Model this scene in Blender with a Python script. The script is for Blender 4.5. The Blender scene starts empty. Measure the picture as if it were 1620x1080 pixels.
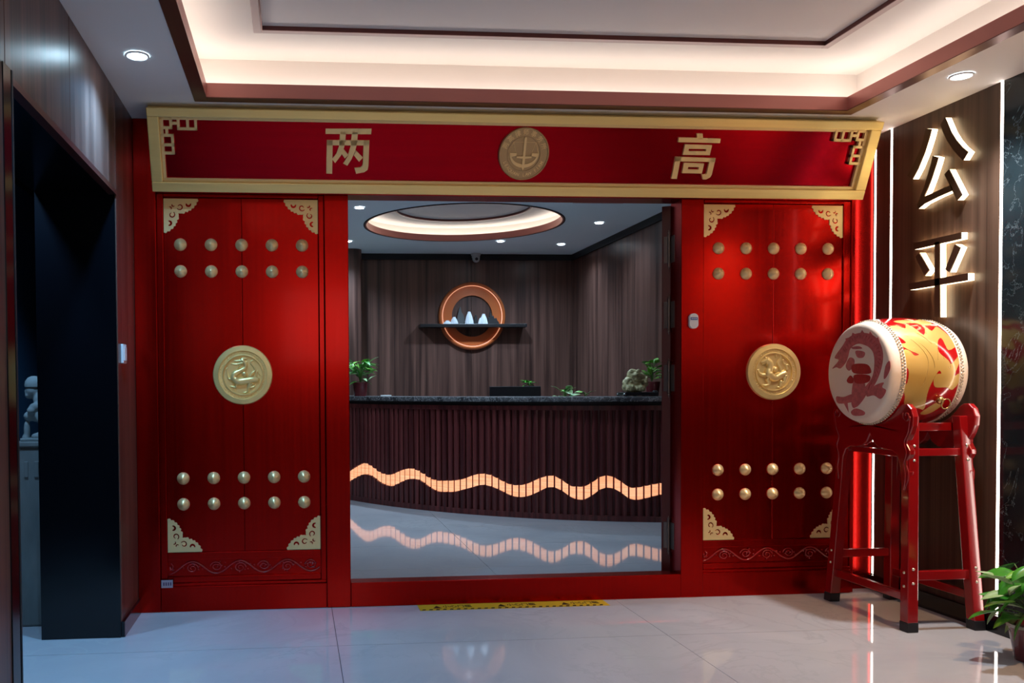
import bpy, bmesh, math, random
from mathutils import Vector, Matrix, geometry
random.seed(7)
sc = bpy.context.scene
COL = sc.collection
PI = math.pi

# ------------------------------------------------------------------ camera
cam_d = bpy.data.cameras.new('camera')
cam_d.sensor_fit = 'HORIZONTAL'
cam_d.sensor_width = 36.0
cam_d.lens = 1340.0 / 1620.0 * 36.0
cam_d.shift_x = (810.0 - 579.6) / 1620.0
cam_d.shift_y = (641.6 - 540.0) / 1620.0
cam_d.clip_start = 0.02
cam = bpy.data.objects.new('camera', cam_d)
COL.objects.link(cam)
_r = Vector((0.99656064, -0.08256831, -0.00702569))
_d = Vector((-0.00903941, -0.02404004, -0.99967013))
_f = Vector((0.08237217, 0.99629541, -0.02470373))
_m = Matrix((_r, -_d, -_f)).transposed().to_4x4()
_m.translation = Vector((0.0, -4.541, 1.2))
cam.matrix_world = _m
sc.camera = cam

# ------------------------------------------------------------------ world, exposure
world = bpy.data.worlds.new('world')
sc.world = world
world.use_nodes = True
world.node_tree.nodes['Background'].inputs[0].default_value = (0.55, 0.65, 0.9, 1)
world.node_tree.nodes['Background'].inputs[1].default_value = 0.02
vs = sc.view_settings
vs.view_transform = 'Standard'
vs.look = 'None'
vs.exposure = 1.0
vs.gamma = 1.0
vs.use_curve_mapping = False
sc.display_settings.display_device = 'sRGB'
sc.cycles.use_denoising = True
sc.cycles.max_bounces = 8
sc.cycles.diffuse_bounces = 4
sc.cycles.glossy_bounces = 4
sc.cycles.sample_clamp_indirect = 6.0

# light levels, all in one place
E_COVE = 2.95         # warm strip hidden in the lobby ceiling cove
E_RING = 2.6         # warm strip in the round reception cove
E_LED = 5.3         # vertical strips in the right wall
E_LETTER = 2.7       # lit edges of the wall characters
E_WAVE = 0.55         # glowing wave in the counter front
E_LENS = 30.0        # visible lens of a downlight
W_SPOT_LOBBY = 75.0
W_SPOT_REC = 46.0
COOL = (0.20, 0.56, 1.0)
WARM = (1.0, 0.80, 0.62)

def spot(name, loc, power, color, angle=110, blend=0.6, radius=0.04, parent=None):
    l = bpy.data.lights.new(name, 'SPOT')
    l.energy = power
    l.color = color
    l.spot_size = math.radians(angle)
    l.spot_blend = blend
    l.shadow_soft_size = radius
    o = bpy.data.objects.new(name, l)
    COL.objects.link(o)
    if parent:
        o.parent = parent
    o.location = loc
    return o

# the lobby goes on behind the camera: further ceiling downlights, unseen and assumed
for _x, _y, _c in ((-0.5, -2.4, COOL), (-0.5, -4.0, COOL), (3.05, -4.0, (0.9, 0.93, 1.0)),
                   (0.2, -5.6, WARM), (1.3, -5.6, WARM), (2.4, -5.6, WARM)):
    spot('assumed_lobby_lamp', (_x, _y, 2.57), W_SPOT_LOBBY * 0.42, _c)
# added warm spot on the unseen cream wall, for the right door's glow
spot('added_warm_spot', (3.02, -1.75, 2.57), 54.0, (1.0, 0.60, 0.32), 100, 0.5)
# assumed cool lamp, unseen, to light the dim side passage on the left
spot('assumed_passage_lamp', (-1.33, -0.8, 2.36), 34.0, (0.3, 0.6, 1.0), 130)

# ------------------------------------------------------------------ materials
MATS = {}
def _new(name):
    m = bpy.data.materials.new(name)
    m.use_nodes = True
    MATS[name] = m
    nt = m.node_tree
    return m, nt, nt.nodes['Principled BSDF']

def pmat(name, col, rough=0.5, metal=0.0, coat=0.0, emit=None, estr=0.0, spec=0.5, noise=0.0, nscale=(8, 8, 8), bump=0.0, aniso=0.0, rvar=0.0, trans=0.0):
    m, nt, b = _new(name)
    b.inputs['Base Color'].default_value = (*col, 1)
    b.inputs['Roughness'].default_value = rough
    b.inputs['Metallic'].default_value = metal
    b.inputs['Coat Weight'].default_value = coat
    b.inputs['Coat Roughness'].default_value = 0.08
    b.inputs['Specular IOR Level'].default_value = spec
    b.inputs['Transmission Weight'].default_value = trans
    if aniso:
        b.inputs['Anisotropic'].default_value = aniso
    if emit:
        b.inputs['Emission Color'].default_value = (*emit, 1)
        b.inputs['Emission Strength'].default_value = estr
    if noise or bump or rvar:
        g = nt.nodes.new('ShaderNodeNewGeometry')
        mp = nt.nodes.new('ShaderNodeMapping')
        mp.inputs['Scale'].default_value = nscale
        n = nt.nodes.new('ShaderNodeTexNoise')
        n.inputs['Scale'].default_value = 1.0
        n.inputs['Detail'].default_value = 4.0
        nt.links.new(g.outputs['Position'], mp.inputs['Vector'])
        nt.links.new(mp.outputs['Vector'], n.inputs['Vector'])
        if noise:
            mix = nt.nodes.new('ShaderNodeMixRGB')
            mix.inputs['Color1'].default_value = (*[max(0, c * (1 - noise)) for c in col], 1)
            mix.inputs['Color2'].default_value = (*[min(1, c * (1 + noise)) for c in col], 1)
            nt.links.new(n.outputs['Fac'], mix.inputs['Fac'])
            nt.links.new(mix.outputs['Color'], b.inputs['Base Color'])
        if bump:
            bp = nt.nodes.new('ShaderNodeBump')
            bp.inputs['Strength'].default_value = bump
            bp.inputs['Distance'].default_value = 0.002
            nt.links.new(n.outputs['Fac'], bp.inputs['Height'])
            nt.links.new(bp.outputs['Normal'], b.inputs['Normal'])
        if rvar:
            mr = nt.nodes.new('ShaderNodeMapRange')
            mr.inputs['To Min'].default_value = max(0.02, rough - rvar)
            mr.inputs['To Max'].default_value = rough + rvar
            nt.links.new(n.outputs['Fac'], mr.inputs['Value'])
            nt.links.new(mr.outputs['Result'], b.inputs['Roughness'])
    return m

def woodmat(name, c1, c2, rough=0.4, sx=16.0, sz=0.5, coat=0.0):
    m, nt, b = _new(name)
    g = nt.nodes.new('ShaderNodeNewGeometry')
    mp = nt.nodes.new('ShaderNodeMapping')
    mp.inputs['Scale'].default_value = (sx, sx, sz)
    n1 = nt.nodes.new('ShaderNodeTexNoise'); n1.inputs['Scale'].default_value = 1.0; n1.inputs['Detail'].default_value = 6.0; n1.inputs['Distortion'].default_value = 0.3
    mp2 = nt.nodes.new('ShaderNodeMapping'); mp2.inputs['Scale'].default_value = (sx * 7, sx * 7, sz * 2.5)
    n2 = nt.nodes.new('ShaderNodeTexNoise'); n2.inputs['Scale'].default_value = 1.0; n2.inputs['Detail'].default_value = 3.0
    add = nt.nodes.new('ShaderNodeMath'); add.operation = 'MULTIPLY_ADD'; add.inputs[1].default_value = 0.35
    ramp = nt.nodes.new('ShaderNodeValToRGB')
    ramp.color_ramp.elements[0].position = 0.48; ramp.color_ramp.elements[0].color = (*c1, 1)
    ramp.color_ramp.elements[1].position = 0.88; ramp.color_ramp.elements[1].color = (*c2, 1)
    nt.links.new(g.outputs['Position'], mp.inputs['Vector']); nt.links.new(g.outputs['Position'], mp2.inputs['Vector'])
    nt.links.new(mp.outputs['Vector'], n1.inputs['Vector']); nt.links.new(mp2.outputs['Vector'], n2.inputs['Vector'])
    nt.links.new(n2.outputs['Fac'], add.inputs[0]); nt.links.new(n1.outputs['Fac'], add.inputs[2])
    nt.links.new(add.outputs[0], ramp.inputs['Fac'])
    nt.links.new(ramp.outputs['Color'], b.inputs['Base Color'])
    bp = nt.nodes.new('ShaderNodeBump'); bp.inputs['Strength'].default_value = 0.15; bp.inputs['Distance'].default_value = 0.001
    nt.links.new(n2.outputs['Fac'], bp.inputs['Height']); nt.links.new(bp.outputs['Normal'], b.inputs['Normal'])
    b.inputs['Roughness'].default_value = rough
    b.inputs['Coat Weight'].default_value = coat
    return m

def marblemat(name, c1, c2, vein, rough=0.15, scale=3.0, vw=0.03):
    m, nt, b = _new(name)
    g = nt.nodes.new('ShaderNodeNewGeometry')
    n1 = nt.nodes.new('ShaderNodeTexNoise'); n1.inputs['Scale'].default_value = scale; n1.inputs['Detail'].default_value = 8; n1.inputs['Distortion'].default_value = 0.8
    n2 = nt.nodes.new('ShaderNodeTexNoise'); n2.inputs['Scale'].default_value = scale * 1.3; n2.inputs['Detail'].default_value = 10; n2.inputs['Distortion'].default_value = 2.0; n2.inputs['Roughness'].default_value = 0.6
    r1 = nt.nodes.new('ShaderNodeValToRGB')
    r1.color_ramp.elements[0].position = 0.35; r1.color_ramp.elements[0].color = (*c1, 1)
    r1.color_ramp.elements[1].position = 0.7; r1.color_ramp.elements[1].color = (*c2, 1)
    r2 = nt.nodes.new('ShaderNodeValToRGB')
    e = r2.color_ramp.elements
    e[0].position = 0.5 - vw; e[0].color = (0, 0, 0, 1)
    e[1].position = 0.5 + vw; e[1].color = (0, 0, 0, 1)
    k = r2.color_ramp.elements.new(0.5); k.color = (1, 1, 1, 1)
    mix = nt.nodes.new('ShaderNodeMixRGB'); mix.inputs['Color2'].default_value = (*vein, 1)
    for n in (n1, n2):
        nt.links.new(g.outputs['Position'], n.inputs['Vector'])
    nt.links.new(n1.outputs['Fac'], r1.inputs['Fac']); nt.links.new(n2.outputs['Fac'], r2.inputs['Fac'])
    nt.links.new(r1.outputs['Color'], mix.inputs['Color1']); nt.links.new(r2.outputs['Color'], mix.inputs['Fac'])
    nt.links.new(mix.outputs['Color'], b.inputs['Base Color'])
    b.inputs['Roughness'].default_value = rough
    return m

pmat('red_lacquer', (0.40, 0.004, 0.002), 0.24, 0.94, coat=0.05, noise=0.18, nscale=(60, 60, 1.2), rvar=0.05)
pmat('red_board', (0.34, 0.0, 0.008), 0.24, 0.92, coat=0.0, noise=0.15, nscale=(2, 2, 60))
pmat('red_wood_gloss', (0.30, 0.004, 0.006), 0.22, 0.0, coat=0.8)
pmat('gold', (0.98, 0.73, 0.29), 0.36, 0.5, noise=0.08, nscale=(3, 3, 90), rvar=0.06)
pmat('gold_relief', (0.98, 0.68, 0.27), 0.36, 0.6, noise=0.1, nscale=(20, 20, 20))
pmat('gold_plate', (0.88, 0.65, 0.31), 0.42, 0.45)
pmat('gold_boss', (0.95, 0.68, 0.32), 0.36, 0.5, noise=0.06, nscale=(40, 40, 40))
pmat('ceiling_paint', (0.84, 0.82, 0.80), 0.7)
pmat('cove_paint', (0.80, 0.74, 0.68), 0.7)
pmat('inner_panel_paint', (0.78, 0.73, 0.70), 0.7)
pmat('trim_paint', (0.55, 0.43, 0.40), 0.5)
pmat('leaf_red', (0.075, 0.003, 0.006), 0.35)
pmat('reception_ceiling', (0.82, 0.92, 0.97), 0.7)
pmat('copper_band', (0.48, 0.19, 0.165), 0.38, 0.5, rvar=0.04, nscale=(2, 2, 30))
pmat('copper_dark', (0.14, 0.05, 0.045), 0.3, 0.7)
woodmat('walnut', (0.034, 0.015, 0.012), (0.165, 0.078, 0.058), 0.34)
woodmat('walnut_warm', (0.045, 0.017, 0.011), (0.17, 0.075, 0.048), 0.35)
woodmat('mahogany', (0.050, 0.007, 0.009), (0.19, 0.040, 0.038), 0.34, sx=30)
woodmat('bronze_panel', (0.042, 0.022, 0.014), (0.10, 0.055, 0.035), 0.34, sx=40, sz=0.3)
marblemat('black_marble', (0.004, 0.008, 0.010), (0.018, 0.028, 0.032), (0.12, 0.15, 0.16), 0.12, 1.6, 0.004)
marblemat('counter_marble', (0.035, 0.036, 0.040), (0.13, 0.13, 0.135), (0.42, 0.42, 0.42), 0.25, 9.0, 0.02)
marblemat('floor_tile', (0.47, 0.47, 0.50), (0.58, 0.57, 0.59), (0.50, 0.50, 0.52), 0.05, 1.2, 0.03)
pmat('grout', (0.04, 0.04, 0.045), 0.7)
pmat('black_gloss', (0.002, 0.0025, 0.004), 0.16, 0.0)
pmat('black_matt', (0.008, 0.008, 0.009), 0.55)
pmat('grey_metal', (0.35, 0.33, 0.31), 0.35, 0.9)
pmat('hinge_metal', (0.20, 0.17, 0.155), 0.35, 0.85)
pmat('emblem_gold', (0.50, 0.34, 0.17), 0.36, 0.6)
pmat('passage_dark', (0.012, 0.014, 0.020), 0.6)
pmat('passage_blue', (0.06, 0.17, 0.30), 0.5)
pmat('stone', (0.30, 0.33, 0.32), 0.85, noise=0.35, nscale=(14, 14, 14), bump=0.6)
pmat('stone_pillar', (0.20, 0.21, 0.20), 0.85, noise=0.4, nscale=(12, 12, 4), bump=0.6)
pmat('white_plastic', (0.88, 0.88, 0.90), 0.35)
pmat('blue_label', (0.03, 0.10, 0.42), 0.4)
pmat('camera_white', (0.55, 0.54, 0.54), 0.4)
pmat('sticker', (0.42, 0.33, 0.38), 0.4)
pmat('sticker_ink', (0.10, 0.05, 0.12), 0.5)
pmat('tape_yellow', (0.72, 0.48, 0.03), 0.45)
pmat('tape_ink', (0.03, 0.02, 0.01), 0.5)
pmat('led_white', (0.9, 0.9, 0.9), 0.4, emit=(1.0, 0.86, 0.76), estr=E_LED)
pmat('led_cove', (0.9, 0.9, 0.9), 0.4, emit=(1.0, 0.91, 0.85), estr=E_COVE)
pmat('led_ring', (0.9, 0.9, 0.9), 0.4, emit=(1.0, 0.89, 0.80), estr=E_RING)
pmat('letter_light', (0.9, 0.85, 0.7), 0.4, emit=(1.0, 0.75, 0.43), estr=E_LETTER)
pmat('letter_face', (0.055, 0.026, 0.014), 0.32, 0.3)
pmat('lens_cool', (0.9, 0.9, 0.9), 0.3, emit=(0.55, 0.82, 1.0), estr=E_LENS)
pmat('lens_white', (0.9, 0.9, 0.9), 0.3, emit=(0.85, 0.93, 1.0), estr=E_LENS)
pmat('orange_ring', (0.62, 0.15, 0.04), 0.35, 0.2, coat=0.3)
pmat('orange_led', (0.8, 0.4, 0.25), 0.4, emit=(1.0, 0.42, 0.22), estr=0.32)
pmat('shelf_black', (0.010, 0.009, 0.010), 0.4)
pmat('ceramic_white', (0.72, 0.74, 0.78), 0.35)
pmat('ink_dark', (0.02, 0.017, 0.018), 0.5)
pmat('ink_grey', (0.09, 0.085, 0.085), 0.6)
pmat('drum_red', (0.48, 0.004, 0.006), 0.14, 0.0, coat=1.0)
pmat('drum_gold', (0.66, 0.42, 0.11), 0.34, 0.25, coat=0.5)
pmat('drum_skin', (0.93, 0.77, 0.63), 0.5)
pmat('paint_red', (0.55, 0.13, 0.13), 0.55, noise=0.45, nscale=(45, 45, 45))
pmat('paint_red_dark', (0.42, 0.012, 0.02), 0.55, noise=0.4, nscale=(70, 70, 70))
pmat('stud_metal', (0.68, 0.58, 0.45), 0.25, 0.95)
pmat('brass', (0.62, 0.44, 0.18), 0.22, 0.95)
pmat('rubber', (0.010, 0.010, 0.014), 0.5)
pmat('leaf_green', (0.05, 0.27, 0.02), 0.32, noise=0.5, nscale=(25, 25, 25))
pmat('leaf_light', (0.17, 0.42, 0.05), 0.35, noise=0.35, nscale=(30, 30, 30))
pmat('leaf_pale', (0.30, 0.46, 0.20), 0.38, noise=0.3, nscale=(30, 30, 30))
pmat('stem_green', (0.09, 0.20, 0.04), 0.45)
pmat('pot_red', (0.13, 0.018, 0.022), 0.25, coat=0.3)
pmat('pot_rim', (0.45, 0.40, 0.38), 0.2, coat=0.5)
pmat('pot_dark', (0.02, 0.02, 0.022), 0.4)
pmat('jade_stone', (0.50, 0.43, 0.22), 0.45, noise=0.55, nscale=(30, 30, 30), bump=0.6)
pmat('dark_stand', (0.012, 0.011, 0.014), 0.3, coat=0.3)
pmat('monitor_black', (0.010, 0.011, 0.014), 0.35)
pmat('paper_white', (0.8, 0.8, 0.78), 0.6)
pmat('cream_wall', (0.78, 0.68, 0.55), 0.6)
pmat('lobby_wall', (0.50, 0.45, 0.40), 0.6)
pmat('assumed_window_glow', (0.8, 0.8, 0.8), 0.2, emit=(1.0, 0.90, 0.78), estr=1.4)  # glow of the assumed window, for the door reflections

# counter glow: back-lit veneer
def wave_mat():
    m, nt, b = _new('wave_glow')
    g = nt.nodes.new('ShaderNodeNewGeometry')
    mp = nt.nodes.new('ShaderNodeMapping'); mp.inputs['Scale'].default_value = (4, 4, 120)
    n = nt.nodes.new('ShaderNodeTexNoise'); n.inputs['Scale'].default_value = 1.0
    r = nt.nodes.new('ShaderNodeValToRGB')
    r.color_ramp.elements[0].position = 0.3; r.color_ramp.elements[0].color = (0.95, 0.34, 0.15, 1)
    r.color_ramp.elements[1].position = 0.7; r.color_ramp.elements[1].color = (1.0, 0.52, 0.29, 1)
    nt.links.new(g.outputs['Position'], mp.inputs['Vector']); nt.links.new(mp.outputs['Vector'], n.inputs['Vector'])
    nt.links.new(n.outputs['Fac'], r.inputs['Fac'])
    nt.links.new(r.outputs['Color'], b.inputs['Base Color']); nt.links.new(r.outputs['Color'], b.inputs['Emission Color'])
    b.inputs['Emission Strength'].default_value = E_WAVE
wave_mat()

# ------------------------------------------------------------------ mesh helpers
ORG = {}
def link(o, parent=None):
    COL.objects.link(o)
    if parent:
        o.parent = parent

def tag(o, label=None, cat=None, group=None, kind=None):
    if label: o['label'] = label
    if cat: o['category'] = cat
    if group: o['group'] = group
    if kind: o['kind'] = kind
    return o

def thing(name, loc, label, cat, group=None, kind=None, rot=(0, 0, 0)):
    o = bpy.data.objects.new(name, None)
    o.empty_display_size = 0.1
    link(o)
    o.location = loc
    o.rotation_euler = rot
    ORG[o.name] = Vector(loc)
    return tag(o, label, cat, group, kind)

class MB:
    def __init__(s):
        s.v = []; s.f = []
    def add(s, vs_, fs):
        n = len(s.v)
        s.v += [tuple(a) for a in vs_]
        s.f += [tuple(i + n for i in f) for f in fs]
        return s
    def box(s, x0, y0, z0, x1, y1, z1):
        x0, x1 = min(x0, x1), max(x0, x1); y0, y1 = min(y0, y1), max(y0, y1); z0, z1 = min(z0, z1), max(z0, z1)
        v = [(x0, y0, z0), (x1, y0, z0), (x1, y1, z0), (x0, y1, z0), (x0, y0, z1), (x1, y0, z1), (x1, y1, z1), (x0, y1, z1)]
        return s.add(v, [(0, 3, 2, 1), (4, 5, 6, 7), (0, 1, 5, 4), (1, 2, 6, 5), (2, 3, 7, 6), (3, 0, 4, 7)])
    def hexa(s, b, t):
        """b and t: four corners each, in matching order"""
        return s.add(list(b) + list(t), [(3, 2, 1, 0), (4, 5, 6, 7), (0, 1, 5, 4), (1, 2, 6, 5), (2, 3, 7, 6), (3, 0, 4, 7)])
    def prism(s, polys, fn, d0, d1):
        """polys: outline (+ holes) in 2D, fn(a,b,d) -> 3D, extruded from d0 to d1"""
        allp = []; loops = []
        for p in polys:
            loops.append([Vector((a, b, 0)) for a, b in p]); allp += p
        tris = geometry.tessellate_polygon(loops)
        n = len(allp)
        v = [fn(a, b, d0) for a, b in allp] + [fn(a, b, d1) for a, b in allp]
        f = [tuple(t) for t in tris] + [tuple(i + n for i in reversed(t)) for t in tris]
        k = 0
        for p in polys:
            m = len(p)
            for i in range(m):
                j = (i + 1) % m
                f.append((k + i, k + j, n + k + j, n + k + i))
            k += m
        return s.add(v, f)
    def tube(s, path, rad, seg=8, flat=None, cap=True):
        """swept tube; rad scalar or list; flat=(axis vector, factor) squashes along an axis"""
        P = [Vector(p) for p in path]
        n = len(P)
        R = rad if isinstance(rad, (list, tuple)) else [rad] * n
        v = []; f = []
        up = None
        for i in range(n):
            t = (P[min(i + 1, n - 1)] - P[max(i - 1, 0)])
            if t.length < 1e-9: t = Vector((0, 0, 1))
            t.normalize()
            if up is None:
                a = Vector((0, 0, 1)) if abs(t.z) < 0.9 else Vector((1, 0, 0))
                up = t.cross(a).normalized()
            up = (up - t * up.dot(t))
            if up.length < 1e-6: up = t.orthogonal()
            up.normalize()
            w = t.cross(up)
            for k in range(seg):
                a = 2 * PI * k / seg
                o = up * math.cos(a) * R[i] + w * math.sin(a) * R[i]
                if flat:
                    ax, fa = flat
                    o = o - Vector(ax) * o.dot(Vector(ax)) * (1 - fa)
                v.append(P[i] + o)
        for i in range(n - 1):
            for k in range(seg):
                k2 = (k + 1) % seg
                f.append((i * seg + k, i * seg + k2, (i + 1) * seg + k2, (i + 1) * seg + k))
        if cap:
            f.append(tuple(reversed(range(seg)))); f.append(tuple((n - 1) * seg + k for k in range(seg)))
        return s.add(v, f)
    def lathe(s, prof, fn, seg=32, a0=0.0, a1=2 * PI):
        """prof: (r,h) list; fn(r*cos,r*sin,h) -> 3D"""
        full = abs(a1 - a0 - 2 * PI) < 1e-6
        m = seg if full else seg + 1
        v = []; f = []
        for r, h in prof:
            for k in range(m):
                a = a0 + (a1 - a0) * k / seg
                v.append(fn(r * math.cos(a), r * math.sin(a), h))
        for i in range(len(prof) - 1):
            for k in range(seg):
                k2 = (k + 1) % m
                f.append((i * m + k, i * m + k2, (i + 1) * m + k2, (i + 1) * m + k))
        return s.add(v, f)
    def ball(s, c, r, seg=10, ring=7):
        if not isinstance(r, (tuple, list)): r = (r, r, r)
        v = [(c[0], c[1], c[2] + r[2])]
        for i in range(1, ring):
            p = PI * i / ring
            for k in range(seg):
                a = 2 * PI * k / seg
                v.append((c[0] + r[0] * math.sin(p) * math.cos(a), c[1] + r[1] * math.sin(p) * math.sin(a), c[2] + r[2] * math.cos(p)))
        v.append((c[0], c[1], c[2] - r[2]))
        f = []
        for k in range(seg):
            f.append((0, 1 + k, 1 + (k + 1) % seg))
        for i in range(ring - 2):
            for k in range(seg):
                a = 1 + i * seg
                f.append((a + k, a + seg + k, a + seg + (k + 1) % seg, a + (k + 1) % seg))
        a = 1 + (ring - 2) * seg
        for k in range(seg):
            f.append((a + k, len(v) - 1, a + (k + 1) % seg))
        return s.add(v, f)
    def mesh(s, name, mat, smooth=False, fix=True):
        me = bpy.data.meshes.new(name)
        me.from_pydata([tuple(x) for x in s.v], [], s.f)
        me.materials.append(MATS[mat])
        if fix:
            b = bmesh.new(); b.from_mesh(me)
            bmesh.ops.recalc_face_normals(b, faces=b.faces)
            b.to_mesh(me); b.free()
        if smooth:
            for p in me.polygons: p.use_smooth = True
        me.update()
        return me
    def build(s, name, mat, parent=None, smooth=False, bevel=0.0, label=None, local=False, auto=None, kind=None, fix=True):
        """links ONE mesh object; vertices are given in world space unless local"""
        if parent is not None and not local:
            o_ = ORG[parent.name]
            s.v = [(a[0] - o_.x, a[1] - o_.y, a[2] - o_.z) for a in s.v]
        off = None
        if parent is None:
            xs = [a[0] for a in s.v]; ys = [a[1] for a in s.v]; zs = [a[2] for a in s.v]
            off = Vector(((min(xs) + max(xs)) / 2, (min(ys) + max(ys)) / 2, min(zs)))
            s.v = [(a[0] - off.x, a[1] - off.y, a[2] - off.z) for a in s.v]
        me = s.mesh(name, mat, smooth, fix)
        o = bpy.data.objects.new(name, me)
        link(o, parent)
        if off is not None:
            o.location = off
            ORG[o.name] = off
        else:
            ORG[o.name] = ORG.get(parent.name, Vector((0, 0, 0)))
        if bevel:
            md = o.modifiers.new('bevel', 'BEVEL'); md.width = bevel; md.segments = 2; md.limit_method = 'ANGLE'; md.angle_limit = math.radians(40)
        if auto:
            for p in me.polygons: p.use_smooth = True
            md = o.modifiers.new('edges', 'EDGE_SPLIT'); md.split_angle = math.radians(auto)
        if label: o['label'] = label
        if kind: o['kind'] = kind
        return o

def inst(name, me, parent, loc, rot=(0, 0, 0), scale=(1, 1, 1)):
    """object sharing mesh data, loc in world space"""
    o = bpy.data.objects.new(name, me)
    link(o, parent)
    o.location = Vector(loc) - (ORG[parent.name] if parent else Vector((0, 0, 0)))
    o.rotation_euler = rot
    o.scale = scale
    ORG[o.name] = Vector(loc)
    return o

def text_geo(body, size, extrude, fn, offset=0.0):
    """glyph mesh as (verts, faces) through fn(a,b,d); glyph box starts at the origin"""
    cu = bpy.data.curves.new('glyph', 'FONT')
    cu.body = body; cu.size = size; cu.extrude = extrude; cu.resolution_u = 3
    cu.offset = offset
    cu.align_x = 'CENTER'; cu.align_y = 'CENTER'
    o = bpy.data.objects.new('glyph', cu)
    me = bpy.data.meshes.new_from_object(o)
    v = [fn(q.co.x, q.co.y, q.co.z) for q in me.vertices]
    f = [tuple(p.vertices) for p in me.polygons]
    bpy.data.objects.remove(o); bpy.data.curves.remove(cu); bpy.data.meshes.remove(me)
    return v, f

def smooth_path(pts, n=6, rad=None):
    """Catmull-Rom through pts, optional radii interpolated alongside"""
    P = [Vector(p) for p in pts]
    out = []; ro = []
    for i in range(len(P) - 1):
        p0 = P[max(i - 1, 0)]; p1 = P[i]; p2 = P[i + 1]; p3 = P[min(i + 2, len(P) - 1)]
        for k in range(n):
            t = k / n
            out.append(0.5 * ((2 * p1) + (p2 - p0) * t + (2 * p0 - 5 * p1 + 4 * p2 - p3) * t * t + (3 * p1 - p0 - 3 * p2 + p3) * t ** 3))
            if rad: ro.append(rad[i] * (1 - t) + rad[i + 1] * t)
    out.append(P[-1])
    if rad:
        ro.append(rad[-1]); return out, ro
    return out

def blob(name, balls, mat, parent, voxel=0.008, smooth_it=3, label=None):
    """several ellipsoids melted into one continuous body"""
    b = MB()
    for c, r in balls:
        b.ball(c, r, 14, 10)
    o = b.build(name, mat, parent, smooth=True, label=label)
    md = o.modifiers.new('melt', 'REMESH'); md.mode = 'VOXEL'; md.voxel_size = voxel; md.use_smooth_shade = True
    ms = o.modifiers.new('soft', 'SMOOTH'); ms.iterations = smooth_it; ms.factor = 0.5
    return o

# outlines of the lettering and painted motifs, in metres on their own planes
LIANG = [[(-1.0346,0.3214),(-0.8001,0.3254),(-0.8023,0.2981),(-1.035,0.2957)],[(-1.0282,0.2656),(-0.9983,0.2661),(-0.9997,0.0976),(-1.0301,0.0981)],[(-1.0282,0.2656),(-0.8099,0.2677),(-0.8113,0.2424),(-1.028,0.2396)],[(-0.8391,0.2672),(-0.8099,0.2677),(-0.8115,0.1403),(-0.8155,0.1195),(-0.8336,0.1073),(-0.8747,0.0993),(-0.8844,0.1289),(-0.8525,0.1323),(-0.8435,0.1399),(-0.8408,0.1517)],[(-0.9605,0.3069),(-0.9309,0.3074),(-0.9351,0.2498),(-0.9421,0.2206),(-0.9538,0.1913),(-0.9851,0.1512),(-1.0004,0.1715),(-0.978,0.1997),(-0.965,0.2377)],[(-0.9437,0.2235),(-0.916,0.1933),(-0.9354,0.1754),(-0.9524,0.2001)],[(-0.8995,0.308),(-0.8696,0.3085),(-0.8734,0.2508),(-0.8817,0.2157),(-0.899,0.1745),(-0.9212,0.1394),(-0.9435,0.1503),(-0.9204,0.1859),(-0.9062,0.2357)],[(-0.8787,0.2172),(-0.8415,0.1812),(-0.8608,0.1597),(-0.8888,0.1922)]]
GAO = [[[(0.921,0.3304),(0.952,0.3309),(0.9585,0.3028),(0.9263,0.3037)]],[[(0.8259,0.3095),(1.0556,0.3064),(1.0564,0.284),(0.8264,0.2849)]],[[(0.8668,0.2745),(1.015,0.2738),(1.0128,0.2211),(0.8643,0.2204)],[(0.8905,0.2518),(0.9871,0.2524),(0.9876,0.2418),(0.8909,0.241)]],[[(0.8274,0.2108),(1.0483,0.2064),(1.0491,0.1867),(0.8271,0.1865)]],[[(0.8274,0.2108),(0.8566,0.2097),(0.8545,0.095),(0.8244,0.0956)]],[[(1.0191,0.206),(1.0483,0.2064),(1.0448,0.1207),(1.0381,0.1051),(1.0174,0.094),(1.0011,0.0938),(0.99,0.1199),(1.0089,0.1202),(1.0158,0.1264)]],[[(0.8784,0.1803),(0.9908,0.1776),(0.9883,0.1252),(0.8774,0.1255)],[(0.9063,0.1581),(0.9654,0.158),(0.9646,0.1457),(0.9059,0.1465)]]]
GONG = [[(0.3625,2.5097),(0.4007,2.4957),(0.3867,2.4565),(0.3549,2.3885),(0.3098,2.3176),(0.2685,2.2714),(0.2315,2.2978),(0.2735,2.3426),(0.3194,2.4034),(0.347,2.4577)],[(0.4908,2.526),(0.5056,2.4966),(0.5323,2.4415),(0.5649,2.3927),(0.6033,2.3477),(0.6409,2.3132),(0.6104,2.2813),(0.585,2.3065),(0.5463,2.3513),(0.5068,2.4069),(0.4799,2.457),(0.4627,2.4997)],[(0.412,2.3552),(0.4481,2.338),(0.435,2.3061),(0.4052,2.2425),(0.3749,2.1883),(0.3508,2.1551),(0.3225,2.1561),(0.3502,2.2042),(0.3808,2.2689),(0.4008,2.32)],[(0.3472,2.1595),(0.4165,2.1661),(0.5357,2.1788),(0.5522,2.1489),(0.4507,2.1382),(0.3547,2.1232),(0.3124,2.1062),(0.305,2.1312),(0.3225,2.1535)],[(0.4925,2.2414),(0.5217,2.259),(0.6064,2.1136),(0.5752,2.0936)]]
PING = [[(0.2811,1.9305),(0.6017,1.93),(0.6021,1.8978),(0.2849,1.8962)],[(0.4319,1.9102),(0.4636,1.9096),(0.4699,1.5238),(0.4349,1.529)],[(0.2956,1.8565),(0.3238,1.8729),(0.395,1.7726),(0.3639,1.7476)],[(0.5655,1.8785),(0.5997,1.8568),(0.5321,1.7438),(0.5042,1.7616)],[(0.2506,1.7212),(0.6453,1.7242),(0.6458,1.6891),(0.2531,1.686)]]
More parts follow.
